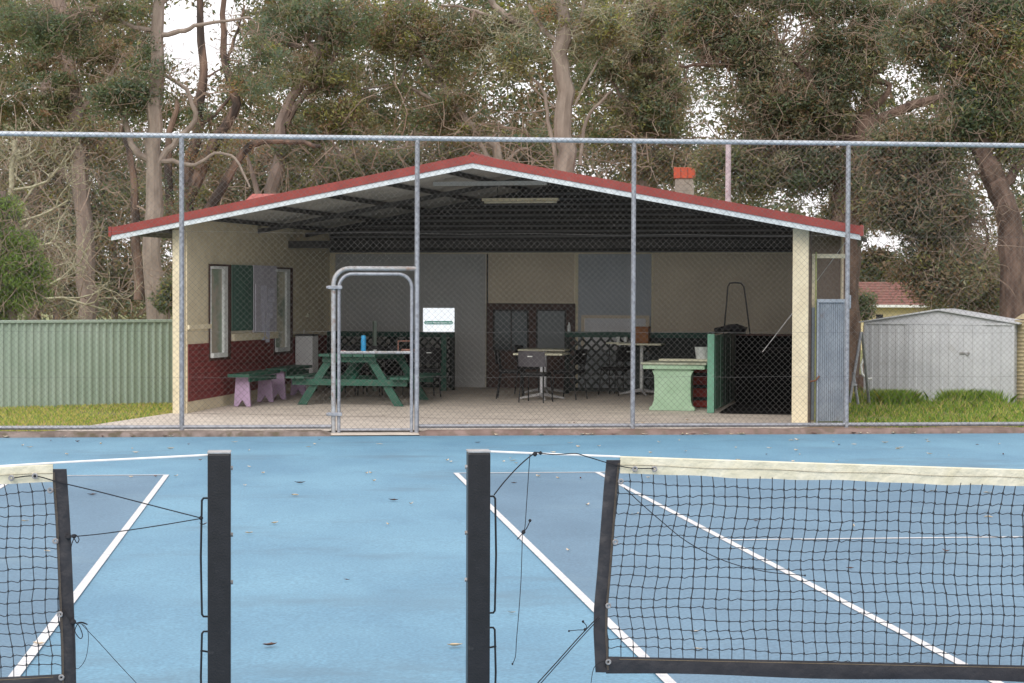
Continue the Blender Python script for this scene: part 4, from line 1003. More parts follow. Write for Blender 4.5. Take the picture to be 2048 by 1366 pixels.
# corrugated side gate
t = tag(empty('side_gate', tuple(onY(1632, 848, 26.35)*np.array([1, 1, 0])+np.array([0, 0, .05]))), 'narrow grey corrugated steel gate between the shelter and the fence post', 'gate')
o = np.array(t.location); g1 = onY(1689, 848, 26.35)[0]-o[0]; zg = onY(1660, 602, 26.35)[2]-o[2]
b = MB(); n = 48
for i in range(n+1): x = .02+(g1-.04)*i/n; y = .010*math.sin(i*PI/2.0+.4); b.v += [(x, y, .04), (x, y, zg-.02)]
for i in range(n): b.f.append((2*i, 2*i+2, 2*i+3, 2*i+1))
b.build('corrugated_panel', 'gatepanel', t, smooth=True)
b = MB(); b.box(0, g1, -.025, .025, zg-.02, zg+.025); b.box(0, .022, -.02, .02, 0, zg-.021); b.box(g1-.02, g1, -.02, .02, 0, zg-.021); b.build('frame', 'gatepanel', t)
b = MB(); b.box(g1, g1+.07, -.03, .03, zg-.1, zg+.08); b.build('hinge', 'gatepanel', t, bevel=.006)
b = MB(); b.tube([(-.12, -.03, zg-1.08+.0), (-.02, -.04, zg-1.06), (.03, -.04, zg-1.0)], .012, 6); b.build('latch', pm('rust', (.2, .09, .05), None, 20), t)
t = tag(empty('gateway', tuple(onY(1626, 848, 26.5)*np.array([1, 1, 0])+np.array([0, 0, .05]))), 'cream timber post and lintel standing beside the corrugated gate', 'gate frame')
o = np.array(t.location); zc = onY(1626, 512, 26.5)[2]-o[2]; g2 = onY(1697, 512, 26.5)[0]-o[0]
b = MB(); b.box(-.03, .03, 0, .05, 0, zc-.03); b.build('post', 'cream_post', t, bevel=.004)
b = MB(); b.box(-.035, g2, -.01, .06, zc-.029, zc+.03); b.build('lintel', 'cream', t, bevel=.004)
b = MB(); b.box(-.03, .028, -.02, -.002, .05, 1.2*1.3); b.build('jamb_strip', 'gatepanel', t)
# water tank at the far right
P = onZ(2062, 812, .02); t = tag(empty('water_tank', tuple(P)), 'tan ribbed water tank at the right edge beside the shed', 'water tank')
ht = 1.83-(640-583)*31/4042
b = MB(); prof = []; z = 0
while z < 1.38: prof += [(.26, z), (.275, z+.02), (.26, z+.04)]; z += .06
b.lathe(prof, 24); b.build('tank_wall', 'tank', t, smooth=True)
b = MB(); b.lathe([(.27, z), (.15, z+.08), (.03, z+.1)], 24); b.build('lid', 'tank', t, smooth=True)
# rear house with chimney
dh = 42.5; hz = at(900, 389, dh)[2]; h0 = at(505, 389, dh); h1 = at(1335, 389, dh-1); ang = math.atan2(h1[1]-h0[1], h1[0]-h0[0])
hh = tag(empty('house', (float(h0[0]), float(h0[1]), .02), ang), 'red roofed house hidden behind the shelter, its chimney and roof end showing', 'house')
Lr = float(np.hypot(*(h1-h0)[:2])); zri = hz-.02; ez = zri-.9
b = MB(); e = 2.2
b.v += [(0, 0, zri), (Lr, 0, zri), (-.35, -e, ez), (Lr+.35, -e, ez), (Lr+.35, e, ez), (-.35, e, ez)]
b.f += [(0, 2, 3, 1), (0, 1, 4, 5), (0, 5, 2), (1, 3, 4), (2, 5, 4, 3)]; rf = b.build('roof', pm('pink_red_roof', (.45, .14, .12), (.38, .11, .1), 5, .6), hh)
b = MB(); b.box(-.05, Lr+.05, -e+.3, e-.3, 0, ez-.003); b.build('wall', 'cream', hh)
cq_ = at(1368, 380, dh-1.5); cxl = (cq_-h0)@np.array([math.cos(ang), math.sin(ang), 0]); czt = at(1368, 334, dh-1.5)[2]-.02; czm = at(1368, 356, dh-1.5)[2]-.02
b = MB(); b.box(cxl-.19, cxl+.19, -.3, .08, zri-.6, czm); ch = b.build('chimney', 'chim', rf)
b = MB(); b.box(cxl-.215, cxl+.215, -.33, .11, czm+.001, czt); b.build('chimney_top', 'chimr', ch, bevel=.01)
b = MB()
for q in (-.07, .07): b.box(cxl+q-.005, cxl+q+.005, -.333, -.331, czm+.01, czt-.01)
b.build('brick_joints', 'dkbrick', ch)
# pole
P = at(1455, 580, 34.2); P[2] = .02; zt2 = at(1455, 291, 34.2)[2]
b = MB(); b.tube([(0, 0, 0), (0, 0, zt2)], [.055, .048], 10); o = b.build('pole', 'pole', smooth=True); o.location = tuple(P); tag(o, 'pink-white peeling steel pole rising behind the shelter roof near the chimney', 'pole')
# distant house right
dd_ = 62.; h0 = at(1722, 640, dd_); h1 = at(1925, 640, dd_); ang = math.atan2(h1[1]-h0[1], h1[0]-h0[0]); Lh = float(np.hypot(*(h1-h0)[:2]))
hh = tag(empty('house', (float(h0[0]), float(h0[1]), .02), ang), 'small distant pale yellow house with a terracotta tiled roof above the shed', 'house')
ze1 = at(1770, 612, dd_)[2]; zr1 = at(1770, 565, dd_+2)[2]
b = MB(); b.box(0, Lh, 0, 4, 0, ze1); wl = b.build('wall', 'yellow_wall', hh)
b = MB(); b.v += [(-.2, -.3, ze1), (Lh+.2, -.3, ze1), (Lh+.2, 2, zr1), (-.2, 2, zr1), (Lh+.2, 4.3, ze1), (-.2, 4.3, ze1)]; b.f += [(0, 1, 2, 3), (3, 2, 4, 5), (0, 3, 5), (1, 4, 2)]
rf = b.build('roof', 'tile', hh)
b = MB()
for k in range(9):
    t_ = k/9; b.box(-.2, Lh+.2, -.3+2.3*t_-.01, -.3+2.3*t_+.02, ze1+(zr1-ze1)*t_+.0, ze1+(zr1-ze1)*t_+.035)
b.build('tile_course', 'tile', rf)
b = MB(); b.box(-.22, Lh+.22, -.36, -.302, ze1-.06, ze1+.02); b.build('gutter', 'white', hh)
wx = (at(1758, 625, dd_)-h0)@np.array([math.cos(ang), math.sin(ang), 0])
b = MB(); b.box(wx-.1, wx+.12, -.03, -.002, ze1-.55, ze1-.28); b.build('window', 'black', hh)

# ------------------------------------------------------------ vegetation
GAPS_ = [(362, 70, 52, 92, 1.), (350, 165, 30, 34, .85), (438, 60, 55, 95, .92), (405, 150, 40, 60, .75), (500, 120, 34, 50, .35), (590, 185, 36, 38, .65), (560, 255, 20, 14, .4), (738, 128, 28, 30, .5),
 (912, 115, 8, 28, .9), (740, 285, 48, 20, .5), (800, 300, 30, 14, .5), (975, 192, 34, 26, .55), (1060, 130, 14, 14, .6), (1152, 232, 20, 28, .5), (1200, 230, 34, 22, .6), (1260, 235, 25, 12, .5), (1402, 232, 46, 50, .98), (1460, 158, 26, 40, .95), (1482, 220, 34, 24, .9),
 (1577, 62, 40, 52, .9), (1500, 30, 30, 18, .6), (1690, 48, 18, 22, .7), (1790, 150, 45, 38, .92), (1822, 200, 38, 34, .9), (1712, 200, 17, 32, .85), (1748, 255, 14, 16, .95), (1760, 95, 20, 25, .5), (1900, 62, 34, 26, .85), (1935, 28, 40, 22, .8), (1905, 105, 34, 22, .7), (1850, 230, 22, 18, .8),
 (1620, 412, 24, 34, .9), (1742, 474, 42, 16, .97), (1775, 488, 25, 12, .9), (1986, 396, 13, 38, 1.), (1972, 455, 24, 16, .85), (1950, 470, 20, 10, .7), (530, 345, 8, 8, .5), (1040, 300, 20, 10, .5), (1520, 330, 30, 12, .5), (1660, 330, 20, 16, .5)]
GAPS = [g if g[0] < 480 else (*g[:4], g[4]*.78) for g in GAPS_]
def gapmask(P, k=1.):
    px, py = projv(P); px = px+rng.normal(0, 5, len(px)); py = py+rng.normal(0, 5, len(py)); keep = np.ones(len(P), bool)
    for (x, y, rx, ry, s) in GAPS:
        d = ((px-x)/rx)**2+((py-y)/ry)**2; pr = s*k*np.clip(1.35-d, 0, 1)
        keep &= rng.random(len(P)) > pr
    return keep
def leaves(cent, n_per, rad, L, Wd, pal, droop=.55, flat=.7, k=1.):
    """cent (n,3) clump centres -> vertices, quads, material index"""
    n = len(cent)*n_per; ci = np.repeat(np.arange(len(cent)), n_per)
    rr = rad*rng.uniform(.6, 1.3, len(cent))[ci]
    dv = rng.normal(0, 1, (n, 3)); dv /= np.linalg.norm(dv, axis=1)[:, None]
    dv *= (rng.random(n)**.45)[:, None]; P = cent[ci]+dv*rr[:, None]*np.array([1, 1, flat])
    keep = gapmask(P, k); P = P[keep]; ci = ci[keep]; n = len(P)
    d = rng.normal(0, 1, (n, 3)); d[:, 2] = d[:, 2]*.6-droop; d /= np.linalg.norm(d, axis=1)[:, None]
    s = np.cross(d, rng.normal(0, 1, (n, 3))); s /= np.linalg.norm(s, axis=1)[:, None]
    l = L*rng.uniform(.6, 1.3, n)[:, None]; w_ = Wd*rng.uniform(.6, 1.3, n)[:, None]
    nn = np.cross(d, s)*l*.12
    V = np.stack([P-d*l/2, P+s*w_/2+nn, P+d*l/2, P-s*w_/2+nn], 1).reshape(-1, 3)
    Q = np.arange(4*n).reshape(-1, 4)
    pal = np.array(pal, float); pal /= pal.sum(); cm = rng.choice(len(pal), len(cent), p=pal)
    mi = np.where(rng.random(n) < .5, cm[ci], rng.choice(len(pal), n, p=pal))
    return V, Q, mi
def spl(P, k=4):
    out = []
    for i in range(len(P)-1):
        p0 = P[max(i-1, 0)]; p1 = P[i]; p2 = P[i+1]; p3 = P[min(i+2, len(P)-1)]
        for q in range(k):
            t = q/k; out.append(.5*((2*p1)+(-p0+p2)*t+(2*p0-5*p1+4*p2-p3)*t*t+(-p0+3*p1-3*p2+p3)*t**3))
    out.append(P[-1]); return out
def limb(b, pts, r0, r1, jit=.03, n=8, k=4):
    P = spl([np.array(q, float) for q in pts], k); m_ = len(P)
    P = [q+rng.normal(0, jit, 3)*(0 if i == 0 else 1)*min(1, r0*6) for i, q in enumerate(P)]
    rs = [r0+(r1-r0)*i/(m_-1) for i in range(m_)]; rs = [r*rng.uniform(.93, 1.07) for r in rs]
    b.tube(P, rs, n); return P
def wig(b, a, c, r0, r1, j):
    a = np.array(a); c = np.array(c); L = np.linalg.norm(c-a); P = [a]
    for t in (.25, .5, .75): P.append(a+(c-a)*t+rng.normal(0, j*L, 3)+np.array([0, 0, .06*L*math.sin(t*PI)]))
    P.append(c); b.tube(spl(P, 2), list(np.linspace(r0, r1, 9)), 4, cap=False); return P
PAL = dict(mix=(5, 3, 2, 2, 2.5, 1.2, 0, .25, .8), green=(3, 5, 4, 2, .8, .6, 0, .1, .4), dark=(3, 3, 2, 6, 2.2, .4, 0, .3, .2), brown=(4, 1.5, 1, 2, 6, 1, 0, .7, .8), warm=(4, 2, 1, 1, 3, 3, 0, 1.2, 1), conifer=(0, 1, 0, .6, 0, 1, 6, 0, 0), lime=(2, 2, .5, .5, .8, 5, 1, .1, .5))
TG = 'gum trees behind the shelter'
def tree(name, label, d, limbs, crown, bark='bark', r=.62, npc=95, leaf=(.10, .031), tw=3, name_c='crown', group=TG, cat='tree', ground=True, k=1., droop=.55, twm='twig', dens=1.):
    """limbs: [(pts(px,py,dd), r0, r1)] first is the trunk; crown: [(px,py,rx,ry,count,pal)]"""
    sc_ = d/FP; p0 = limbs[0][0][0]
    base = at(p0[0], 583+1.8*FP/d, d+(p0[2] if len(p0) > 2 else 0)); base[2] = 0.
    root = tag(empty(name, tuple(base)), label, cat, group); b = MB(); nodes_ = []
    for i, (pts, r0, r1) in enumerate(limbs):
        P = [at(q[0], q[1], d+(q[2] if len(q) > 2 else 0))-base for q in pts]
        if i == 0 and ground: P = [np.array([0, 0, 0.])]+P
        if i == 0: r0 = r0*1.15
        P = limb(b, P, r0, r1); nodes_ += [(p_, r0+(r1-r0)*j/len(P)) for j, p_ in enumerate(P) if p_[2] > 1.5]
    b.build('trunk', bark, root, smooth=True)
    if crown:
        C = []; Pl = []; Vs, Qs, Ms = [], [], []; off = 0; bt = MB(); NP = np.array([q[0] for q in nodes_]); NR = [q[1] for q in nodes_]
        for (px, py, rx, ry, cnt, pal) in crown:
            cnt = max(3, int(cnt*dens)); q = rng.normal(0, 1, (cnt, 3)); q /= np.linalg.norm(q, axis=1)[:, None]; q *= (rng.random(cnt)**.4)[:, None]
            c0 = at(px, py, d); cc = c0+CX*(q[:, :1]*rx*sc_)+CU*(q[:, 1:2]*ry*sc_)+CF*(q[:, 2:]*(rx+ry)*.42*sc_)
            cc = cc[cc[:, 2] > .5]
            V, Q, mi = leaves(cc, int(npc*1.35), r*.56, leaf[0]*.92, leaf[1]*.92, PAL[pal], k=k, droop=droop)
            Vs.append(V-base); Qs.append(Q+off); Ms.append(mi); off += len(V)
            cl = cc-base
            for i_, c_ in enumerate(cl):
                D2 = np.linalg.norm(NP-c_, axis=1); j = int(np.argmin(D2+rng.uniform(0, .6, len(D2))))
                if i_ % 3 == 0 and D2[j] < 5.5:
                    wp = wig(bt, NP[j], c_, min(.035, NR[j]*.5), .007, .07)
                    for _ in range(2): s_ = wp[2+_]; wig(bt, s_, s_+rng.normal(0, .55, 3), .008, .003, .1)
                for _ in range(tw):
                    s_ = c_+rng.normal(0, r*.45, 3); wig(bt, s_, s_+rng.normal(0, .34, 3)+np.array([0, 0, .1]), .005, .002, .1)
        npmesh(name_c, np.concatenate(Vs), np.concatenate(Qs), LM, np.concatenate(Ms), root)
        tag(bt.build('branchwork', twm, root))
    return root
T = tree
T('gum_tree', 'tall straight pinkish gum trunk left of the shelter, forking above its roof', 38., [
  ([(311, 640), (309, 500), (306, 330), (311, 180), (314, 80), (318, -60)], .18, .10), ([(312, 330), (345, 290), (390, 240), (372, 180), (330, 150)], .07, .03), ([(300, 320), (270, 300), (250, 240), (232, 190)], .08, .03),
  ([(300, 318), (345, 323), (390, 330), (430, 308), (470, 318), (500, 375, -.5)], .05, .018), ([(315, 70), (360, 65), (400, 50), (450, 42), (500, 35)], .055, .02), ([(312, 60), (270, 55), (232, 35), (205, 10)], .05, .02), ([(318, 20), (335, -10), (345, -40)], .08, .05), ([(305, 75), (315, 45), (300, 30)], .04, .03)],
  [(245, 195, 75, 42, 34, 'green'), (310, 130, 60, 45, 14, 'green'), (90, 60, 95, 55, 40, 'green'), (250, 15, 60, 28, 12, 'mix'), (520, 140, 55, 70, 16, 'green'), (355, 165, 25, 25, 5, 'green')], npc=110)
T('gum_tree', 'dull purple-brown trunk rising behind the bare lichened branches on the left', 50., [
  ([(175, 640), (168, 480), (158, 330), (145, 180), (125, 60), (110, -60)], .22, .15), ([(160, 400), (120, 330), (90, 300)], .06, .02), ([(150, 230), (200, 180), (240, 120)], .07, .03)],
  [(60, 190, 110, 70, 60, 'mix'), (170, 110, 90, 70, 40, 'brown'), (40, 40, 90, 60, 40, 'mix'), (180, 290, 100, 50, 36, 'brown')], 'bark_dull', npc=90, leaf=(.14, .042))
T('gum_tree', 'multi-stemmed red-brown gum with charred bark just left of the shelter roof', 44., [
  ([(372, 620), (375, 480), (372, 380), (395, 250), (405, 130), (400, -40)], .20, .06), ([(372, 400), (420, 300), (470, 210), (445, 100), (452, -30)], .16, .05), ([(365, 560), (345, 440), (335, 300), (355, 200)], .13, .05),
  ([(278, 600), (272, 440), (262, 320), (240, 250)], .12, .05), ([(380, 480), (440, 380), (500, 290), (560, 282), (640, 290)], .12, .04), ([(395, 250), (430, 230), (480, 170), (520, 120)], .05, .02), ([(400, 160), (430, 145), (470, 125)], .03, .012), ([(455, 120), (475, 60), (490, 10)], .04, .015), ([(350, 620), (342, 570), (348, 555)], .06, .03)],
  [(480, 60, 50, 60, 12, 'green'), (520, 170, 50, 60, 14, 'green'), (430, 300, 90, 50, 14, 'brown'), (330, 400, 70, 90, 14, 'dark'), (400, 220, 22, 30, 4, 'green')], 'bark_red', npc=85)
T('gum_tree', 'leaning grey-brown gum with forked limbs over the left half of the roof', 47., [
  ([(560, 640), (545, 420), (560, 290), (580, 200), (640, 100), (655, -40)], .19, .08), ([(570, 250), (600, 200), (650, 150), (690, 60)], .09, .04), ([(628, 100), (605, 60), (600, 10)], .06, .03), ([(520, 400), (500, 330), (480, 260)], .07, .03), ([(560, 300), (610, 280), (700, 260)], .06, .02), ([(600, 92), (575, 90), (548, 92)], .07, .045)],
  [(640, 150, 80, 80, 46, 'mix'), (660, 40, 90, 60, 40, 'green'), (560, 60, 60, 60, 18, 'green'), (620, 280, 80, 55, 26, 'mix'), (690, 230, 60, 60, 26, 'warm')], 'bark_dull', npc=95, leaf=(.125, .038))
T('gum_tree', 'slender gum with long pale diagonal boughs above the left of the ridge', 49., [
  ([(960, 640), (1000, 330), (930, 240), (870, 150), (840, 90), (820, -40)], .14, .05), ([(980, 320), (940, 260), (860, 200), (800, 170), (720, 180)], .07, .02), ([(1010, 40), (960, 25), (920, 15), (870, 8)], .05, .02), ([(1060, 60), (1010, 30), (985, 0), (975, -30)], .10, .06), ([(930, 245), (900, 245), (860, 235), (835, 225)], .035, .015), ([(800, 170), (820, 115), (830, 108)], .035, .02), ([(1005, 330), (1040, 300), (1058, 300)], .05, .03)],
  [(790, 60, 100, 60, 52, 'warm'), (880, 90, 80, 70, 46, 'mix'), (760, 210, 80, 60, 26, 'mix'), (900, 230, 90, 60, 34, 'brown'), (990, 60, 70, 50, 26, 'mix')], 'bark', npc=95, leaf=(.125, .038))
T('gum_tree', 'big straight grey-pink gum trunk standing behind the roof just right of the ridge', 41., [
  ([(1136, 640), (1134, 420), (1131, 300), (1127, 180), (1122, 80), (1124, -60)], .19, .15), ([(1114, 420), (1113, 320), (1100, 260), (1090, 190), (1060, 150), (1035, 130)], .055, .02), ([(1150, 210), (1180, 150), (1210, 100), (1230, 70)], .028, .01), ([(1160, 330), (1172, 240), (1205, 200), (1222, 182)], .04, .02), ([(1110, 80), (1080, 50), (1060, 10)], .06, .03), ([(1135, 80), (1160, 40), (1170, -20)], .05, .03), ([(1110, 215), (1080, 190), (1050, 160)], .025, .008), ([(1105, 215), (1060, 225), (1000, 222)], .02, .008)],
  [(1030, 110, 60, 45, 20, 'mix'), (1100, 30, 50, 30, 8, 'brown'), (1210, 60, 70, 50, 30, 'mix')], npc=90, twm='lichen', tw=5)
T('gum_tree', 'leafy olive gum filling the middle right above the roof slope', 50., [
  ([(1300, 640), (1290, 380), (1300, 200), (1290, 60), (1300, -50)], .15, .08), ([(1295, 300), (1350, 200), (1380, 130)], .06, .02), ([(1300, 260), (1240, 190), (1220, 150)], .06, .02), ([(1290, 120), (1340, 60), (1400, 30)], .05, .02)],
  [(1270, 110, 100, 80, 80, 'mix'), (1320, 220, 90, 80, 70, 'mix'), (1340, 30, 90, 50, 40, 'mix'), (1240, 250, 90, 60, 40, 'warm'), (1300, 330, 110, 40, 40, 'brown'), (1400, 330, 90, 40, 36, 'mix'), (1180, 120, 50, 90, 26, 'mix')], 'bark_dull', npc=95, leaf=(.125, .038), tw=4)
T('gum_tree', 'massive rough dark trunk between the shelter and the shed, with a dark spreading crown', 37., [
  ([(1683, 800), (1682, 640), (1686, 480), (1700, 380), (1720, 280), (1735, 230)], .40, .2), ([(1700, 380), (1620, 330), (1560, 300)], .1, .04), ([(1735, 240), (1730, 170), (1770, 130), (1765, 105)], .10, .03), ([(1735, 230), (1780, 170), (1700, 165), (1640, 170)], .07, .03), ([(1700, 300), (1640, 200), (1600, 130), (1560, 100)], .1, .03), ([(1560, 150), (1480, 130), (1420, 130), (1360, 133)], .07, .025), ([(1730, 250), (1860, 200), (1990, 180)], .1, .05)],
  [(1500, 90, 90, 70, 74, 'dark'), (1560, 220, 110, 80, 110, 'dark'), (1620, 330, 120, 60, 90, 'dark'), (1700, 110, 90, 90, 90, 'dark'), (1650, 210, 80, 70, 60, 'dark'), (1480, 340, 90, 60, 60, 'mix'), (1740, 360, 80, 60, 60, 'dark'), (1400, 60, 60, 60, 36, 'mix'), (1700, 440, 60, 40, 24, 'brown'), (1440, 5, 90, 30, 36, 'mix'), (1600, 5, 80, 25, 24, 'dark'), (1740, 10, 60, 25, 20, 'dark')], 'bark_dark', npc=100, tw=2)
T('gum_tree', 'dark leaning trunk at the right edge with leafy boughs drooping over the shed', 33.5, [
  ([(2028, 800), (2030, 600), (2024, 480), (2008, 400), (1985, 345), (1965, 300)], .23, .17), ([(1975, 330), (1920, 275), (1850, 262), (1790, 270)], .11, .03), ([(1970, 300), (1975, 200), (1945, 60), (1940, -40)], .11, .06), ([(2000, 380), (2040, 330), (2080, 300)], .1, .05), ([(1945, 110), (1880, 90), (1800, 55)], .07, .02), ([(1880, 262), (1868, 310), (1850, 340)], .02, .008), ([(1960, 160), (1900, 130), (1850, 90)], .08, .04), ([(1965, 440), (1975, 480), (1962, 520)], .03, .012)],
  [(1990, 120, 70, 110, 110, 'warm'), (2010, 30, 60, 50, 50, 'green'), (1960, 220, 70, 60, 50, 'green'), (1830, 300, 100, 70, 90, 'dark'), (1850, 90, 80, 70, 50, 'dark'), (1860, 430, 90, 70, 110, 'dark'), (1790, 390, 70, 60, 50, 'dark'), (2030, 260, 40, 70, 34, 'warm'), (1870, 540, 90, 55, 60, 'brown'), (1900, 20, 70, 30, 24, 'dark')], 'bark_dark', npc=100, tw=2)
T('gum_tree', 'pale grey-green tree hanging behind the shed roof on the right', 40., [([(1960, 700), (1950, 560), (1920, 500), (1900, 440)], .1, .04), ([(1950, 560), (1990, 510), (2000, 470)], .05, .02)],
  [(1950, 540, 70, 70, 70, 'mix'), (1905, 600, 60, 35, 26, 'mix'), (1985, 590, 40, 50, 30, 'mix')], 'bark_dull', npc=80)
T('shrub', 'rounded yellow-green tree on the skyline left of the distant house', 75., [([(1760, 640), (1760, 560)], .12, .08)], [(1770, 545, 60, 30, 50, 'lime'), (1750, 520, 30, 20, 16, 'brown')], 'bark_dull', npc=90, leaf=(.2, .07), r=.8, group='low shrubs and small trees', k=.4)
T('shrub', 'small dark green shrub hiding the left end of the distant house', 45., [([(1730, 640), (1728, 600)], .05, .03)], [(1728, 600, 13, 32, 14, 'green')], 'bark_dull', npc=110, r=.4, group='low shrubs and small trees', k=0)
T('shrub', 'small leafy green shrub against the outside of the shelter left wall', 36., [([(338, 650), (336, 600)], .03, .02)], [(334, 592, 16, 34, 12, 'green')], 'bark_dull', npc=110, r=.36, group='low shrubs and small trees', k=0)
T('conifer', 'bright green feathery conifer at the left edge behind the sage fence', 34., [([(18, 640), (16, 500), (5, 380)], .12, .05)], [(-10, 440, 45, 60, 60, 'conifer'), (20, 520, 62, 60, 120, 'conifer'), (-20, 590, 70, 60, 80, 'conifer'), (45, 560, 40, 60, 50, 'conifer')], 'bark_dull', npc=130, leaf=(.10, .018), r=.42, tw=1, group='low shrubs and small trees', k=0, droop=1.1)
T('gum_tree', 'shadowy trunks and brown scrub behind the sage fence far left', 58., [([(60, 640), (70, 420), (95, 250), (80, 100)], .25, .12), ([(120, 640), (118, 420), (110, 260)], .2, .1), ([(230, 640), (228, 500), (215, 420)], .1, .06)], [(80, 330, 130, 90, 70, 'brown'), (220, 400, 90, 90, 50, 'dark'), (110, 520, 120, 90, 60, 'brown'), (240, 560, 60, 60, 26, 'dark')], 'bark_dull', npc=80, leaf=(.16, .05), r=.8, tw=7)
T('gum_tree', 'thicket of thin leaning grey stems behind the left roof slope', 55., [([(470, 640), (490, 440), (530, 330), (545, 260)], .12, .05), ([(500, 640), (540, 400), (600, 300)], .08, .03), ([(640, 640), (650, 380), (720, 300)], .1, .03), ([(700, 500), (690, 340), (650, 260)], .06, .03), ([(780, 500), (800, 320), (850, 230)], .07, .03), ([(560, 500), (590, 380), (600, 320)], .06, .03)],
  [(500, 330, 90, 60, 40, 'brown'), (600, 370, 90, 40, 30, 'mix'), (700, 330, 90, 50, 40, 'mix'), (820, 320, 80, 40, 26, 'mix'), (440, 400, 60, 50, 24, 'brown'), (960, 310, 90, 40, 30, 'brown'), (1060, 300, 60, 50, 24, 'mix')], 'bark_dull', npc=85, leaf=(.15, .045), r=.75, tw=7)
# bare lichened tree, left
base = at(45, 583+1.8*FP/39., 39.); base[2] = 0
bare = tag(empty('bare_tree', tuple(base)), 'leafless tree with crooked pale lichen-covered branches behind the sage fence', 'tree')
b = MB(); P = limb(b, [np.zeros(3), at(40, 600, 39.)-base, at(25, 500, 39)-base, at(20, 400, 39)-base, at(30, 280, 39)-base], .10, .04); b.build('trunk', 'lichen', bare, smooth=True)
b = MB()
def fractal(p, d, L, r, dep):
    d = d/np.linalg.norm(d); pts = [p]; q = p
    for k in range(4):
        d = d+rng.normal(0, .33, 3)*np.array([1, .7, 1]); d[2] += .02; d /= np.linalg.norm(d); q = q+d*L/4; pts.append(q)
    b.tube(pts, list(np.linspace(r, r*.55, 5)), 5, cap=False)
    if dep > 0:
        for k in range(3 if dep > 1 else 2):
            i = random.choice((2, 3, 4)); fractal(pts[i], d+rng.normal(0, .75, 3), L*rng.uniform(.5, .75), r*.55, dep-1)
for (x0, y0, x1, y1) in ((20, 330, 120, 280), (22, 420, 150, 340), (22, 450, 180, 420), (25, 500, 160, 500), (30, 540, 220, 530), (35, 590, 260, 590), (25, 380, 200, 350), (28, 470, 130, 450), (20, 300, 70, 250), (22, 350, 60, 300), (30, 520, 130, 560), (35, 600, 200, 560)):
    p = at(x0, y0, 39)-base; e = at(x1, y1, 39+random.uniform(-1, 1))-base; fractal(p, e-p, np.linalg.norm(e-p)*.75, .032, 4)
b.build('branchwork', 'lichen', bare)

# far wood: one mass of foliage and stems behind everything
N1 = 3000; px = rng.uniform(-260, 2320, N1); py = 640-rng.random(N1)**.8*760; dd = rng.uniform(66, 84, N1)
ok = ~((px > 1722) & (px < 1830) & (py > 470)); px, py, dd = px[ok], py[ok], dd[ok]
cent = np.array([at(a_, c_, e_) for a_, c_, e_ in zip(px, py, dd)]); cent = cent[cent[:, 2] > .2]
V, Q, mi = leaves(cent, 105, 1.15, .25, .09, (4, 2.5, 1.5, 3, 3., .6, 0, .2, .3), k=1.05)
o = npmesh('far_wood', V, Q, LM, mi); tag(o, 'dense bushland foliage behind the individual trees', kind='stuff')
N2 = 420; px = rng.uniform(-100, 1500, N2); py = rng.uniform(380, 640, N2); cent = np.array([at(a_, c_, 52+rng.random()*8) for a_, c_ in zip(px, py)]); cent = cent[cent[:, 2] > .2]
V, Q, mi = leaves(cent, 90, .8, .15, .05, (3, 1.5, .8, 4, 5, .4, 0, .2, .3), k=.3)
o = npmesh('undergrowth', V, Q, LM, mi); tag(o, 'brown scrubby undergrowth between the trunks', kind='stuff')
b = MB()
for k in range(900):
    a_ = at(random.uniform(-60, 1350), random.uniform(250, 640), random.uniform(43, 60)); wig(b, a_, a_+rng.normal(0, .9, 3)+np.array([0, 0, .4]), .014, .005, .12)
o = b.build('twig_thicket', 'twig'); tag(o, 'tangle of thin dead twigs among the trees', kind='stuff')

# grass blades
def grass(name, n, fn, hmin, hmax, pal, label):
    P = np.array([fn() for _ in range(n)]); n = len(P)
    hgt = rng.uniform(hmin, hmax, n)*P[:, 3]; a = rng.uniform(0, 2*PI, n); s = np.stack([np.cos(a), np.sin(a), 0*a], 1)*(.0045+.004*rng.random(n))[:, None]
    lean = rng.normal(0, .35, (n, 2))*hgt[:, None]; B = P[:, :3]; Tp = B+np.stack([lean[:, 0], lean[:, 1], hgt], 1); Md = B+np.stack([lean[:, 0]*.3, lean[:, 1]*.3, hgt*.6], 1)
    V = np.stack([B-s, B+s, Md+s*.7, Tp, Md-s*.7], 1).reshape(-1, 3); Q = np.arange(5*n).reshape(-1, 5)
    pal = np.array(pal, float)/sum(pal); o = npmesh(name, V, Q, GM, rng.choice(len(pal), n, p=pal)); return tag(o, label, kind='stuff')
e0 = np.array([pA[0], YE+.25]); e1 = bw(-.1, 0, 0)[:2]
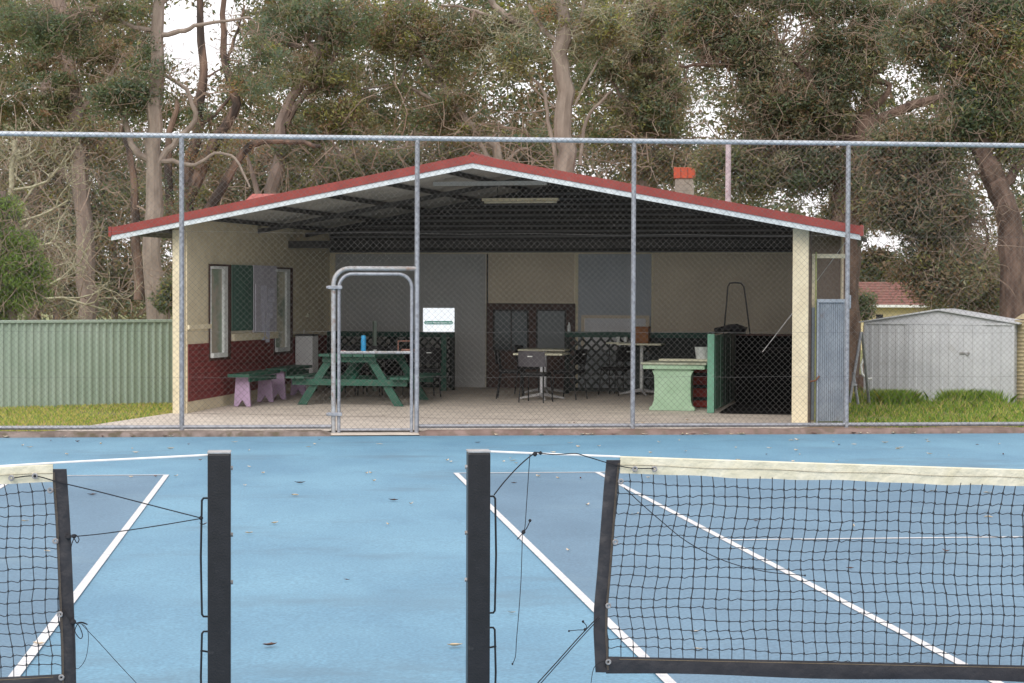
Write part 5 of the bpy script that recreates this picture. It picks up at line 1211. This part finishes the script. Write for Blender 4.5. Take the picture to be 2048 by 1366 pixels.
def left_pt():
    while True:
        x = random.uniform(-6.5, -1.2); y = random.uniform(YE+.25, 32)
        # left of the apron edge line e0->e1
        if (e1[0]-e0[0])*(y-e0[1])-(e1[1]-e0[1])*(x-e0[0]) > random.gauss(0, .12) and y < 31.9 and not (math.sin(x*2.9+y*1.7)+math.sin(x*1.1-y*2.3) < -1.1 and random.random() < .6): return (x, y, .03, 1)
grass('grass', 30000, left_pt, .015, .05, (3, 4, 1, 2), 'short yellow-green lawn between the kerb and the sage fence')
rx0 = onY(1697, 850, 26)[0]
tuf = [(bq[0], bq[1]) for bq in (onZ(px_, 812, .02) for px_ in (1752, 1768, 1784, 1798, 1900, 1918, 1965))]
def right_pt():
    while True:
        x = random.uniform(rx0, rx0+5.2); y = random.uniform(YE+.25, 32.5); q = x-rx0-(y-26)*.25
        if q < -.2: continue
        nz_ = math.sin(x*3.1+y*1.3)+math.sin(x*1.2-y*2.7+1)+.6*math.sin(x*7.3+y*5.1)
        if nz_ < -.9 and random.random() < .75: continue
        h = (1.+1.2*max(0, (y-28.5)/3.5))*max(.6, 1+.35*nz_); return (x, y, .02, h*random.choice((1, 1, 1.4)))
grass('grass', 34000, right_pt, .02, .065, (4, 1.4, 2.4, 1.2), 'green grass in front of the shed')
def tuft_pt():
    c = random.choice(tuf); r2 = random.gauss(0, .11); return (c[0]+r2, c[1]-.25+random.gauss(0, .12), .02, 1)
grass('grass', 9000, tuft_pt, .10, .30, (5, .6, 3, .4), 'taller tufts of green grass along the foot of the shed')
sheet('bare_earth', [(rx0-.9, YE+.24, .056), (rx0+4.6, YE+.24, .026), (rx0+4.8, YE+.75, .026), (rx0-.0, YE+1.1, .056)], 'dirt')
# litter on the bare earth and apron
for k in range(10):
    p = onZ(random.uniform(900, 1600), random.uniform(836, 852), .052); leafobj((p[0], p[1], .05), random.uniform(.04, .08), .03, random.uniform(0, PI), .01, random.choice((0, 0, 1)), 'dry leaf on the concrete apron in front of the shelter', 'leaves on the concrete apron')
